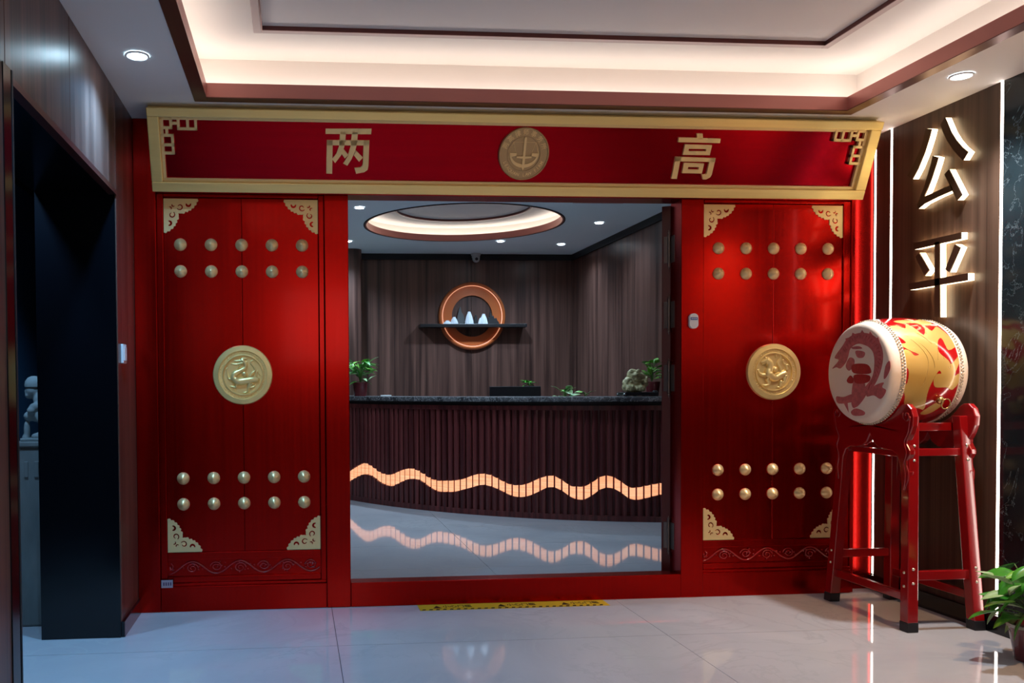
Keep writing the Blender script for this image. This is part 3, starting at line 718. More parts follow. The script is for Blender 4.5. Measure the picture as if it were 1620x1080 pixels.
def vine(parent, x0, x1, zc, y):
    mb = MB()
    A = 0.033; wl_ = 0.2535
    n = 90
    P = []
    for k in range(n + 1):
        x = x0 + (x1 - x0) * k / n
        P.append((x, y, zc + A * math.cos(2 * PI * (x - x0 - 0.124) / wl_)))
    mb.tube(P, 0.0052, 6, flat=((0, 1, 0), 0.9))
    k = 0
    x = x0 + 0.124 - wl_ / 2
    rnd = random.Random(11)
    while x < x1 + 0.05:
        sgn = 1 if k % 2 else -1          # spiral inside each half wave
        cx, cz = x, zc - sgn * 0.004
        sp = []
        for j in range(26):
            a = j * 0.42 + (0 if sgn > 0 else PI)
            r = 0.031 - 0.0010 * j
            sp.append((cx + r * math.cos(a) * 1.05, y, cz + sgn * r * math.sin(a) * 0.9))
        sp = [p for p in sp if x0 + 0.004 < p[0] < x1 - 0.004]
        if len(sp) > 3:
            mb.tube(sp, [0.0042 - 0.00008 * j for j in range(len(sp))], 6, flat=((0, 1, 0), 0.9))
        for j in range(9):
            a = rnd.uniform(0, 2 * PI); r = rnd.uniform(0.008, 0.05)
            q = (cx + r * math.cos(a) * 1.2, zc + r * math.sin(a) * 0.7)
            if x0 + 0.012 < q[0] < x1 - 0.012 and abs(q[1] - zc) < 0.034:
                b_ = rnd.uniform(0, 2 * PI)
                L = rnd.uniform(0.006, 0.012)
                mb.tube([(q[0], y, q[1]), (q[0] + L * .6 * math.cos(b_), y - 0.001, q[1] + L * .6 * math.sin(b_)), (q[0] + L * math.cos(b_ + .6), y, q[1] + L * math.sin(b_ + .6))], [0.0022, 0.0050, 0.0010], 6)
        x += wl_ / 2; k += 1
    mb.build('carved_vine', 'red_wood_gloss', parent, smooth=True, fix=False)

def studded_door(xc, label, paths, balls, mlabel):
    W = 0.408; y = 0.030
    t = thing('studded_door', (xc, 0.05, 0.15), label, 'door', 'studded side doors of the gate')
    for s in (-1, 1):
        x0, x1 = (xc - W, xc - 0.0002) if s < 0 else (xc + 0.0002, xc + W)
        MB().box(x0, y, 0.312, x1, y + 0.04, 2.196).build('plank', 'red_lacquer', t, bevel=0.003)
    MB().box(xc - W, y - 0.006, 0.272, xc + W, y + 0.04, 0.311).build('lower_rail', 'red_lacquer', t, bevel=0.003)
    cp = MB().box(xc - W, y + 0.008, 0.182, xc + W, y + 0.04, 0.272).build('carved_panel', 'red_lacquer', t)
    vine(cp, xc - W + 0.004, xc + W - 0.004, 0.228, y + 0.005)
    MB().box(xc - W, y - 0.008, 0.151, xc + W, y + 0.04, 0.182).build('bottom_rail', 'red_lacquer', t, bevel=0.004)
    for z in (1.948, 1.807, 0.708, 0.570):
        for i in range(5):
            inst('boss', boss_me, t, (xc + (i - 2) * 0.1605, y, z))
    for sx in (-1, 1):
        corner_plate(t, xc + sx * (-W + 0.002), 2.190, sx, -1, y)
        corner_plate(t, xc + sx * (-W + 0.002), 0.314, sx, 1, y)
    medallion(t, xc, 1.257, y, paths, balls, mlabel)
    return t
studded_door(-0.283, 'red studded door with the dragon medallion, beside the walnut wall', DRAGON, DRAGON_B, 'gold medallion with a raised dragon and pearl')
studded_door(2.677, 'red studded door with the tiger medallion, behind the drum', TIGER, TIGER_B, 'gold medallion with a raised tiger and pearl')

# open leaf of the middle doorway, seen almost edge on, with four hinges
u = Vector((2.135, 0.155 + 4.541, 0)).normalized(); w = Vector((-u.y, u.x, 0))
hp = Vector((2.126, 0.147, 0))
leaf = thing('door_leaf', (hp.x, hp.y, 0.02), 'open dark red door leaf seen edge on at the right of the doorway', 'door')
def leafbox(name, a0, a1, t0, t1, z0, z1, mat, bev=0.003):
    q = [hp + u * a0 + w * t0, hp + u * a1 + w * t0, hp + u * a1 + w * t1, hp + u * a0 + w * t1]
    return MB().hexa([(p.x, p.y, z0) for p in q], [(p.x, p.y, z1) for p in q]).build(name, mat, leaf, bevel=bev)
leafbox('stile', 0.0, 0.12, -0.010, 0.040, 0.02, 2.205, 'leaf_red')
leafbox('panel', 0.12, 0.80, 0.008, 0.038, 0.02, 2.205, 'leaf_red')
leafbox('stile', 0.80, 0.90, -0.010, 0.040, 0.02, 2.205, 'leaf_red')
for z in (1.956, 1.586, 1.226, 0.326):
    p = hp + w * 0.002 - u * 0.010
    h = MB().tube([(p.x, p.y, z - 0.088), (p.x, p.y, z + 0.088)], 0.0075, 12)
    h.ball((p.x, p.y, z + 0.094), 0.007, 8, 6).ball((p.x, p.y, z - 0.094), 0.007, 8, 6).tube([(p.x, p.y, z + 0.09), (p.x, p.y, z + 0.112)], [0.005, 0.001], 8).tube([(p.x, p.y, z - 0.09), (p.x, p.y, z - 0.112)], [0.005, 0.001], 8)
    hg = h.build('hinge', 'hinge_metal', leaf, auto=40)
    q = p + w * 0.026 + u * 0.006
    MB().hexa([(p.x, p.y, z - 0.075), (q.x, q.y, z - 0.075), (q.x, q.y + 0.004, z - 0.075), (p.x, p.y + 0.004, z - 0.075)], [(p.x, p.y, z + 0.075), (q.x, q.y, z + 0.075), (q.x, q.y + 0.004, z + 0.075), (p.x, p.y + 0.004, z + 0.075)]).build('hinge_plate', 'hinge_metal', hg)
    MB().box(2.1280, 0.085, z - 0.075, 2.1305, 0.132, z + 0.075).build('hinge_plate', 'hinge_metal', hg)

# ------------------------------------------------------------------ leaning name board
TH = math.atan2(0.16, 0.368); BH = 0.410; BW = 3.844 / 2
board = thing('name_board', (1.196, -0.06, 2.213), 'leaning red name board with gold frame above the gate', 'sign', rot=(TH, 0, 0))
def bpart(name, mb, mat, par=None, **k):
    return mb.build(name, mat, par or board, local=True, **k)
bpart('board_panel', MB().box(-BW + 0.02, 0.0, 0.01, BW - 0.02, 0.03, BH - 0.01), 'red_board')
FW = 0.050
FT = 0.042
bpart('frame_rail', MB().box(-BW, -0.045, BH - FT, BW, 0.035, BH), 'gold', bevel=0.004)
bpart('frame_rail', MB().box(-BW, -0.040, 0, BW, 0.035, FW), 'gold', bevel=0.004)
for s in (-1, 1):
    bpart('frame_stile', MB().box(s * BW, -0.040, FW, s * (BW - FW * 1.15), 0.035, BH - FT), 'gold', bevel=0.004)
iw = 0.016; ix = BW - FW * 1.15
bpart('inner_trim', MB().box(-ix, -0.018, BH - FT - iw, ix, 0.0, BH - FT), 'gold_plate', bevel=0.002)
bpart('inner_trim', MB().box(-ix, -0.018, FW, ix, 0.0, FW + iw), 'gold_plate', bevel=0.002)
for s in (-1, 1):
    bpart('inner_trim', MB().box(s * ix, -0.018, FW + iw, s * (ix - iw), 0.0, BH - FT - iw), 'gold_plate', bevel=0.002)
# fret corners: squares and links of flat bar
for s in (-1, 1):
    mb = MB()
    ox, oz = ix, BH - FT
    def bar(x0, z0, x1, z1):
        mb.box(s * (ox - x0), -0.020, oz - z0, s * (ox - x1), -0.001, oz - z1)
    t_ = 0.014
    def ringb(x0, z0, x1, z1):
        bar(x0, z0, x1, z0 + t_); bar(x0, z1 - t_, x1, z1); bar(x0, z0, x0 + t_, z1); bar(x1 - t_, z0, x1, z1)
    ringb(0.004, 0.004, 0.062, 0.062)
    bar(0.062, 0.026, 0.085, 0.040); bar(0.026, 0.062, 0.040, 0.085)
    ringb(0.085, 0.0, 0.145, 0.066); bar(0.145, 0.052, 0.185, 0.066); bar(0.171, 0.0, 0.185, 0.066)
    ringb(0.0, 0.085, 0.066, 0.145); bar(0.052, 0.145, 0.066, 0.185); bar(0.0, 0.171, 0.066, 0.185)
    bpart('fret_corner', mb, 'gold_plate', bevel=0.0012)
# the two characters
mb = MB()
for p in LIANG:
    mb.prism([p], lambda a, b, d: (a, d, b), -0.014, 0.0)
bpart('character', mb, 'gold_plate', label='raised gold character at the left of the board')
mb = MB()
for g in GAO:
    mb.prism(g, lambda a, b, d: (a, d, b), -0.014, 0.0)
bpart('character', mb, 'gold_plate', label='raised gold character at the right of the board')
# round emblem with sword and scales
ex, ez, ER = 0.004, 0.212, 0.1345
efn = lambda a, b, h: (ex + a, h, ez + b)
em = bpart('emblem', MB().lathe([(ER, 0.0), (ER, -0.014), (ER - 0.003, -0.018), (ER * 0.94, -0.018), (ER * 0.93, -0.013), (ER * 0.665, -0.013), (ER * 0.66, -0.016), (ER * 0.645, -0.016), (ER * 0.64, -0.011), (0.0005, -0.011)], efn, 72), 'emblem_gold', auto=35, label='round gold emblem with sword and scales')
def epoly(pts): return [(ex + a * ER, ez + b * ER) for a, b in pts]
pf = lambda a, b, d: (a, d, b)
sw = MB().prism([epoly([(0.0, 0.66), (-0.045, 0.60), (-0.045, -0.08), (-0.30, -0.08), (-0.30, -0.14), (-0.05, -0.17), (-0.05, -0.52), (0.0, -0.62), (0.05, -0.52), (0.05, -0.17), (0.30, -0.14), (0.30, -0.08), (0.045, -0.08), (0.045, 0.60)])], pf, -0.021, -0.010)
bpart('sword', sw, 'gold_plate', em)
pans = MB()
outer = [(0.58 * math.cos(a), 0.02 + 0.54 * math.sin(a)) for a in [PI + k * PI / 20 for k in range(21)]]
inner = [(0.50 * math.cos(a), -0.02 + 0.36 * math.sin(a)) for a in [2 * PI - k * PI / 20 for k in range(21)]]
pans.prism([epoly(outer + inner)], pf, -0.019, -0.010)
for s in (-1, 1):
    pans.prism([epoly([(s * 0.58, 0.04), (s * 0.30, 0.04), (s * 0.30, -0.06), (s * 0.54, -0.12)])], pf, -0.019, -0.010)
bpart('scale_pans', pans, 'gold_plate', em)
lines = MB()
def lin(a, b, r=0.0014):
    (x0, z0), (x1, z1) = epoly([a])[0], epoly([b])[0]
    lines.tube([(x0, -0.0115, z0), (x1, -0.0115, z1)], r, 6)
lin((-0.44, 0.44), (0.44, 0.44))
for s in (-1, 1):
    lin((s * 0.44, 0.44), (s * 0.57, 0.05)); lin((s * 0.44, 0.44), (s * 0.31, 0.05))
bpart('scale_beam', lines, 'gold_plate', em)
et = MB()
for txt, a0, a1, r, size, flip in (('两高律师事务所', 158, 22, 0.80, 0.24, False), ('LEAQUAN LAW FIRM', 204, 336, 0.80, 0.17, True)):
    n = len(txt)
    for i, chh in enumerate(txt):
        if chh == ' ': continue
        a = math.radians(a0 + (a1 - a0) * i / (n - 1))
        rot = a - PI / 2 if not flip else a + PI / 2
        ca, sa = math.cos(rot), math.sin(rot)
        px_, pz_ = r * math.cos(a), r * math.sin(a)
        v_, f_ = text_geo(chh, size * ER, 0.001, lambda x, y, z: (ex + px_ * ER + x * ca - y * sa, -0.0138 - z, ez + pz_ * ER + x * sa + y * ca), 0.0004)
        et.add(v_, f_)
bpart('emblem_lettering', et, 'gold_plate', em, kind='stuff')

# ------------------------------------------------------------------ small things on the gate and walls
t = thing('door_reader', (2.194, 0.0, 1.495), 'white oval door reader with blue label on the red post', 'reader')
cap = [(0.025 * math.cos(a), 0.020 + 0.022 * math.sin(a)) for a in [k * PI / 10 for k in range(11)]] + [(0.025 * math.cos(a), -0.020 + 0.022 * math.sin(a)) for a in [PI + k * PI / 10 for k in range(11)]]
MB().prism([cap], lambda a, b, d: (2.194 + a, d, 1.540 + b), -0.018, 0.0).build('body', 'white_plastic', t, bevel=0.004)
MB().box(2.174, -0.0192, 1.546, 2.214, -0.0175, 1.560).build('label_panel', 'blue_label', t)
MB().box(2.178, -0.0197, 1.5515, 2.186, -0.019, 1.5555).box(2.188, -0.0197, 1.5515, 2.197, -0.019, 1.5555).box(2.199, -0.0197, 1.5515, 2.210, -0.019, 1.5555).build('label_print', 'white_plastic', t)
t = thing('wall_switch', (XL, -0.32, 1.31), 'white plastic switch plate on the narrow walnut wall strip', 'switch')
MB().box(XL, -0.365, 1.312, XL + 0.012, -0.285, 1.405).build('plate', 'white_plastic', t, bevel=0.003)
MB().box(XL + 0.012, -0.352, 1.325, XL + 0.016, -0.298, 1.392).build('rocker', 'white_plastic', t, bevel=0.002)
t = thing('sticker_tag', (-0.692, 0.002, 0.134), 'small pale sticker at the bottom left corner of the dragon door', 'sticker')
MB().box(-0.722, -0.0006, 0.131, -0.662, 0.0015, 0.172).build('film', 'sticker', t)
sk = MB()
for k in range(4):
    sk.box(-0.712 + k * 0.012, -0.0012, 0.143, -0.705 + k * 0.012, -0.0004, 0.160)
sk.build('print', 'sticker_ink', t)

# warning tape at the threshold
TX0, TX1, TY = 0.645, 1.68, -0.118
t = thing('warning_tape', ((TX0 + TX1) / 2, -0.06, 0), 'yellow warning tape on the floor along the doorway threshold', 'tape')
MB().box(TX0, TY, 0.0003, TX1, -0.001, 0.0012).build('strip', 'tape_yellow', t)
hz = MB()
n = 27
for k in range(n):
    x = TX0 + 0.01 + (TX1 - TX0 - 0.03) * k / n
    hz.hexa([(x, TY + 0.004, 0.0010), (x + 0.018, TY + 0.004, 0.0010), (x + 0.026, TY + 0.026, 0.0010), (x + 0.008, TY + 0.026, 0.0010)],
            [(x, TY + 0.004, 0.0015), (x + 0.018, TY + 0.004, 0.0015), (x + 0.026, TY + 0.026, 0.0015), (x + 0.008, TY + 0.026, 0.0015)])
hz.build('hazard_marks', 'tape_ink', t)
tx = MB()
for k in range(3):
    x = TX0 + 0.155 + k * 0.352
    v_, f_ = text_geo('小心门槛', 0.040, 0.0002, lambda a, b, d: (x + 0.055 + a, -0.052 + b * 1.25, 0.0015 + d), 0.0006)
    tx.add(v_, f_)
    tx.add([(x - 0.080, -0.080, 0.0015), (x - 0.030, -0.080, 0.0015), (x - 0.055, -0.030, 0.0015)], [(0, 1, 2)])
tx.build('lettering', 'tape_ink', t, fix=False, kind='stuff')

# lit wall characters
for name, polys, lab in (('wall_character', GONG, 'upper backlit brown character on the right wall'), ('wall_character', PING, 'lower backlit brown character on the right wall, above the drum')):
    ys = [a for p in polys for a, b in p]; zs = [b for p in polys for a, b in p]
    t = thing(name, (XR, -(min(ys) + max(ys)) / 2, min(zs)), lab, 'lettering', 'backlit wall characters')
    fc = MB(); bd = MB()
    for p in polys:
        fc.prism([p], lambda a, b, d: (d, -a, b), 3.271, 3.277)
        bd.prism([p], lambda a, b, d: (d, -a, b), 3.277, 3.3085)
    fc.build('face', 'letter_face', t)
    bd.build('lit_edge', 'letter_light', t)

# ------------------------------------------------------------------ reception counter
CX, CY, CR = 3.79, 6.199, 3.774
A0, A1 = -2.78, -1.712
def cp_(a, r, z): return (CX + r * math.cos(a), CY + r * math.sin(a), z)
def arc_slab(a0, a1, r0, r1, z0, z1, n):
    mb = MB()
    P = [a0 + (a1 - a0) * k / n for k in range(n + 1)]
    poly = [(CX + r1 * math.cos(a), CY + r1 * math.sin(a)) for a in P] + [(CX + r0 * math.cos(a), CY + r0 * math.sin(a)) for a in reversed(P)]
    return mb.prism([poly], lambda a, b, d: (a, b, d), z0, z1)
def wave_z(a):
    if a <= W[0][0]:
        return 0.30 + 0.0 * a, 0.19
    for i in range(len(W) - 1):
        if W[i][0] <= a <= W[i + 1][0]:
            t = (a - W[i][0]) / (W[i + 1][0] - W[i][0])
            p = [W[max(i - 1, 0)], W[i], W[i + 1], W[min(i + 2, len(W) - 1)]]
            def cr(k):
                q = [x[k] for x in p]
                return 0.5 * (2 * q[1] + (q[2] - q[0]) * t + (2 * q[0] - 5 * q[1] + 4 * q[2] - q[3]) * t * t + (3 * q[1] - q[0] - 3 * q[2] + q[3]) * t ** 3)
            return cr(1), cr(2)
    return W[-1][1], W[-1][2]
c_mid = cp_(-2.2, CR - 0.2, 0)
counter = thing('reception_counter', c_mid, 'curved dark red reception counter with vertical slats and glowing wave', 'counter')
arc_slab(A0, A1, CR - 0.35, CR - 0.030, 0.0, 1.02, 48).build('carcass', 'mahogany', counter)
arc_slab(A0, A1, CR - 0.032, CR + 0.004, 0.0005, 0.050, 64).build('plinth', 'mahogany', counter, auto=40)
arc_slab(A0, A1, CR - 0.032, CR + 0.010, 0.965, 1.005, 64).build('top_moulding', 'mahogany', counter, auto=40)
arc_slab(A0, A1, CR - 0.032, CR - 0.012, 1.005, 1.040, 64).build('shadow_gap', 'black_matt', counter, auto=40)
PITCH = 0.0168
ns = int((A1 - A0) / PITCH)
for k in range(ns):
    a = A0 + 0.004 + k * PITCH
    b = a + PITCH * 0.76
    prof = [(a, -0.0300), (a, -0.011), (a + (b - a) * 0.16, -0.0015), (a + (b - a) * 0.5, 0.002), (a + (b - a) * 0.84, -0.0015), (b, -0.011), (b, -0.0300)]
    for nm, top in (('slat', True), ('slat', False)):
        lo = []; hi = []
        for aa, dr in prof:
            zt, zb = wave_z(aa)
            lo.append(cp_(aa, CR + dr, zt if top else 0.05)); hi.append(cp_(aa, CR + dr, 0.965 if top else zb))
        m = len(prof)
        mb = MB().add(lo + hi, [(i, i + 1, m + i + 1, m + i) for i in range(m - 1)] + [tuple(reversed(range(m))), tuple(m + i for i in range(m))])
        mb.build('slat', 'mahogany', counter, fix=True)
    if True:
        q = []
        for aa, dr in ((a, -0.0302), (a, -0.022), (b, -0.022), (b, -0.0302)):
            q.append((aa, dr))
        lo = [cp_(aa, CR + dr, wave_z(aa)[1]) for aa, dr in q]; hi = [cp_(aa, CR + dr, wave_z(aa)[0]) for aa, dr in q]
        MB().hexa(lo, hi).build('glow_panel', 'wave_glow', counter)
tag(arc_slab(A0, A1, CR - 0.42, CR + 0.045, 1.0402, 1.081, 64).build('countertop', 'counter_marble', None, auto=40, bevel=0.003), 'grey marble countertop on the curved reception counter', 'countertop')
# staff desk behind, lower
tag(MB().box(1.45, 4.05, 0.735, 3.2, 4.75, 0.765).box(1.47, 4.07, 0, 1.52, 4.73, 0.735).box(3.13, 4.07, 0, 3.18, 4.73, 0.735).build('staff_desk', 'mahogany', None), 'dark desk hidden behind the reception counter', 'desk')

# ------------------------------------------------------------------ plants
def leaf_mesh(name, L, Wd, mat, curl=0.25, heart=0.12):
    """pointed leaf along +X, folded along the midrib and drooping at the tip"""
    mb = MB()
    n = 8
    rows = []
    for i in range(n + 1):
        t = i / n
        wd = Wd * (math.sin(PI * min(1.0, t * 0.96 + 0.04)) ** 0.8) * (1.25 - 0.6 * t)
        x = L * t; z = -curl * L * t * t
        back = -heart * L * (1 - t) ** 6
        rows.append([(x + back, -wd / 2, z + 0.10 * wd), (x + back * .4, -wd / 4, z + 0.03 * wd), (x, 0, z - 0.02 * wd), (x + back * .4, wd / 4, z + 0.03 * wd), (x + back, wd / 2, z + 0.10 * wd)])
    v = [p for r in rows for p in r]
    v2 = [(p[0], p[1], p[2] - 0.0012) for p in v]
    f = []
    N = len(v)
    for i in range(n):
        for j in range(4):
            a = i * 5 + j
            f.append((a, a + 1, a + 6, a + 5)); f.append((N + a + 5, N + a + 6, N + a + 1, N + a))
    for i in range(n):
        for j in (0, 4):
            a = i * 5 + j; b = a + 5
            f.append((a, b, N + b, N + a))
    mb.add(v + v2, f)
    return mb.mesh(name, mat, True)
LEAVES = {}
for key, L, Wd, mat, curl in (('big', 0.13, 0.085, 'leaf_green', 0.25), ('mid', 0.10, 0.062, 'leaf_light', 0.2), ('slim', 0.15, 0.042, 'leaf_green', 0.35), ('slim_l', 0.13, 0.034, 'leaf_pale', 0.3), ('pale', 0.11, 0.060, 'leaf_pale', 0.2), ('tiny', 0.065, 0.042, 'leaf_green', 0.2), ('tiny_l', 0.06, 0.040, 'leaf_light', 0.15)):
    LEAVES[key] = leaf_mesh('leaf', L, Wd, mat, curl)
def put_leaf(plant, key, base, yaw, pitch, roll=0.0, s=1.0):
    return inst('leaf', LEAVES[key], plant, base, (roll, -pitch, yaw), (s, s, s))
def foliage(plant, c, n, spread, height, keys, rnd, yaws=(0, 2 * PI), zmin=0.0, s=(0.8, 1.15), pit=(-0.3, 0.9)):
    st = MB()
    for i in range(n):
        yaw = rnd.uniform(*yaws)
        r = spread * rnd.uniform(0.15, 1.0); h = height * rnd.uniform(zmin, 1.0)
        b = (c[0] + r * math.cos(yaw), c[1] + r * math.sin(yaw), c[2] + h)
        put_leaf(plant, rnd.choice(keys), b, yaw + rnd.uniform(-.5, .5), rnd.uniform(*pit), rnd.uniform(-.5, .5), rnd.uniform(*s))
        st.tube(smooth_path([(c[0], c[1], c[2] - 0.02), (c[0] + r * .3 * math.cos(yaw), c[1] + r * .3 * math.sin(yaw), c[2] + h * .6), b], 4), 0.0022, 5)
    st.build('stems', 'stem_green', plant, smooth=True)
def pot(plant, c, r0, r1, h, mat, rim=None):
    fn = lambda a, b, z: (c[0] + a, c[1] + b, c[2] + z)
    MB().lathe([(0.0005, 0.001), (r0, 0.001), (r1, h), (r1 - 0.006, h), (r1 - 0.010, h - 0.012), (0.0005, h - 0.012)], fn, 28).build('pot', mat, plant, auto=35)
    if rim:
        MB().lathe([(r1 - 0.002, h - 0.010), (r1 + 0.005, h - 0.010), (r1 + 0.005, h + 0.003), (r1 - 0.005, h + 0.003), (r1 - 0.005, h - 0.004)], fn, 28).build('pot_rim', rim, plant, auto=35)

rnd = random.Random(21)
# floor plant by the marble wall
pc = (3.125, -1.19, 0.0)
pl = thing('potted_plant', pc, 'leafy green plant in a dark red pot on the floor beside the marble', 'plant', 'potted plants')
pot(pl, pc, 0.058, 0.085, 0.155, 'pot_red', 'pot_rim')
for key, b, yaw, pi_, ro, s in (('pale', (2.965, -1.25, 0.352), PI * 0.96, 0.45, 0.2, 1.25), ('mid', (2.965, -1.26, 0.275), PI * 0.98, 0.02, 0.3, 1.2), ('big', (3.03, -1.24, 0.30), PI * 0.95, -0.5, 0.7, 1.05),
                                ('big', (3.03, -1.27, 0.36), PI * 1.1, 0.35, 0.6, 1.0), ('pale', (3.09, -1.30, 0.26), PI * 1.05, -0.55, 0.3, 1.0), ('big', (3.05, -1.25, 0.22), PI * 0.9, -0.9, 0.4, 0.95),
                                ('big', (3.10, -1.29, 0.375), PI * 1.35, 0.15, 0.2, 1.1), ('mid', (3.10, -1.31, 0.31), PI * 1.3, -0.3, 0.5, 1.1)):
    put_leaf(pl, key, b, yaw, pi_, ro, s)
foliage(pl, (3.125, -1.19, 0.17), 26, 0.12, 0.24, ['big', 'big', 'mid', 'pale'], rnd, zmin=0.05, s=(0.75, 1.05), pit=(-0.9, 0.5), yaws=(PI * 0.5, PI * 1.75))
# peace lily at the left end of the counter
q = (0.675, 4.40, 1.081)
pl = thing('potted_plant', q, 'spiky leaved plant in a maroon pot at the left end of the counter', 'plant', 'potted plants')
pot(pl, q, 0.065, 0.082, 0.145, 'pot_red')
foliage(pl, (q[0], q[1], q[2] + 0.15), 46, 0.11, 0.22, ['slim', 'slim', 'slim_l', 'mid'], rnd, zmin=0.0, s=(0.8, 1.15), pit=(-0.25, 1.0))
# round leaved plant at the right end
q = (3.235, 2.93, 1.081)
pl = thing('potted_plant', q, 'round leaved plant in a red pot behind the stone ornament', 'plant', 'potted plants')
pot(pl, q, 0.050, 0.066, 0.130, 'pot_red')
foliage(pl, (q[0] - 0.01, q[1], q[2] + 0.15), 30, 0.065, 0.17, ['tiny', 'tiny_l', 'tiny_l'], rnd, s=(0.9, 1.3), pit=(-0.4, 0.9), yaws=(PI * 0.75, PI * 2.1))
# small plants standing low behind the counter
def low_plant(x, y, z0, label, n, spread, h, keys, potmat='pot_dark'):
    p_ = thing('small_plant', (x, y, z0), label, 'plant', 'small plants behind the counter')
    pot(p_, (x, y, z0), 0.05, 0.06, 0.11, potmat)
    foliage(p_, (x, y, z0 + 0.11), n, spread, h, keys, rnd, zmin=0.2, s=(0.8, 1.2), pit=(-0.2, 0.7))
low_plant(2.56, 4.62, 0.765 + 0.30, 'tiny dark plant peeking over the monitor', 12, 0.05, 0.05, ['tiny', 'tiny'])
tag(MB().box(2.42, 4.5, 0.7655, 2.70, 4.74, 1.0645).build('desk_box', 'black_matt', None, bevel=0.004), 'black box under the tiny plant behind the monitor', 'box')
low_plant(2.575, 3.42, 0.93, 'bright green plant peeking over the counter right of the monitor', 18, 0.085, 0.10, ['tiny_l', 'pale', 'tiny'])
low_plant(2.735, 3.30, 0.93, 'small pale sprout at the counter edge between the green plant and ornament', 5, 0.03, 0.075, ['pale', 'tiny_l'])
tag(MB().box(2.3, 3.22, 0.89, 3.0, 3.60, 0.929).box(2.32, 3.24, 0, 2.36, 3.58, 0.89).box(2.94, 3.24, 0, 2.98, 3.58, 0.89).build('inner_shelf', 'mahogany', None), 'narrow dark ledge behind the counter carrying small plants', 'shelf')

# monitor
mo = thing('monitor', (2.305, 4.25, 0.766), 'black computer monitor showing above the counter edge', 'monitor')
MB().box(2.03, 4.235, 0.845, 2.58, 4.265, 1.172).build('bezel', 'monitor_black', mo, bevel=0.004)
MB().box(2.06, 4.265, 0.88, 2.55, 4.268, 1.15).build('screen', 'black_gloss', mo)
MB().box(2.18, 4.268, 0.96, 2.43, 4.285, 1.11).build('rear_hump', 'monitor_black', mo, bevel=0.006)
MB().box(2.285, 4.268, 0.768, 2.325, 4.285, 1.0).box(2.19, 4.18, 0.7665, 2.42, 4.34, 0.776).build('stand', 'monitor_black', mo)
tag(MB().box(0.86, 4.02, 1.0815, 0.965, 4.08, 1.0935).build('card_box', 'paper_white', None, bevel=0.002), 'small white card lying on the left part of the countertop', 'card')

# stone ornament
so = thing('stone_ornament', (3.02, 2.80, 1.081), 'mottled greenish carved stone ornament on a black stand', 'ornament')
st = MB().box(2.885, 2.70, 1.088, 3.19, 2.90, 1.118)
for x in (2.90, 2.98, 3.06, 3.16):
    st.ball((x, 2.72, 1.096), (0.026, 0.022, 0.0145), 10, 6).ball((x, 2.88, 1.096), (0.026, 0.022, 0.0145), 10, 6)
st.ball((3.175, 2.74, 1.120), (0.028, 0.02, 0.014), 8, 6)
st.build('stand', 'dark_stand', so, bevel=0.005)
rr = random.Random(5)
bl_ = [((3.00, 2.79, 1.16), (0.105, 0.075, 0.050)), ((2.985, 2.78, 1.215), (0.085, 0.065, 0.052)), ((2.985, 2.76, 1.275), (0.058, 0.055, 0.046)), ((2.955, 2.73, 1.305), (0.020, 0.018, 0.018)), ((3.015, 2.73, 1.305), (0.020, 0.018, 0.018)),
       ((3.055, 2.76, 1.255), (0.032, 0.030, 0.034)), ((3.085, 2.75, 1.20), (0.028, 0.030, 0.046)), ((3.095, 2.74, 1.235), (0.014, 0.014, 0.024)), ((2.915, 2.76, 1.19), (0.030, 0.032, 0.046)), ((2.94, 2.72, 1.155), (0.042, 0.028, 0.028)), ((3.03, 2.72, 1.150), (0.048, 0.030, 0.026)), ((2.985, 2.71, 1.27), (0.022, 0.020, 0.016))]
for k in range(22):
    a = rr.uniform(0, 2 * PI)
    bl_.append(((2.995 + 0.085 * math.cos(a), 2.765 - 0.045 * abs(math.sin(a)), rr.uniform(1.14, 1.26)), tuple(rr.uniform(0.010, 0.020) for _ in range(3))))
cv = blob('carving', bl_, 'jade_stone', so, 0.006, 1)
tex_ = bpy.data.textures.new('carving_relief', 'CLOUDS'); tex_.noise_scale = 0.028
md_ = cv.modifiers.new('chisel', 'DISPLACE'); md_.texture = tex_; md_.strength = 0.022; md_.mid_level = 0.5

# ------------------------------------------------------------------ back wall shelf with glowing ring
rg = thing('wall_ring', (2.095, YB, 1.605), 'round orange wall ring with a glowing rim behind the black shelf', 'wall decor')
rfn = lambda a, b, h: (2.095 + a, YB + h, 2.008 + b)
MB().lathe([(0.245, 0.0), (0.245, -0.024), (0.350, -0.020), (0.352, 0.0)], rfn, 72).build('inner_plate', 'orange_ring', rg, auto=35)
MB().lathe([(0.354, -0.024), (0.364, -0.024), (0.364, -0.036), (0.354, -0.036), (0.354, -0.024)], rfn, 72).build('light_rim', 'orange_led', rg)
MB().lathe([(0.364, 0.0), (0.364, -0.035), (0.376, -0.046), (0.392, -0.042), (0.402, -0.026), (0.402, 0.0)], rfn, 72).build('outer_rim', 'orange_ring', rg, auto=50)
tag(MB().box(1.452, 5.275, 1.868, 2.722, YB - 0.0005, 1.906).build('wall_shelf', 'shelf_black', None, bevel=0.003), 'long black shelf crossing the orange ring', 'shelf')
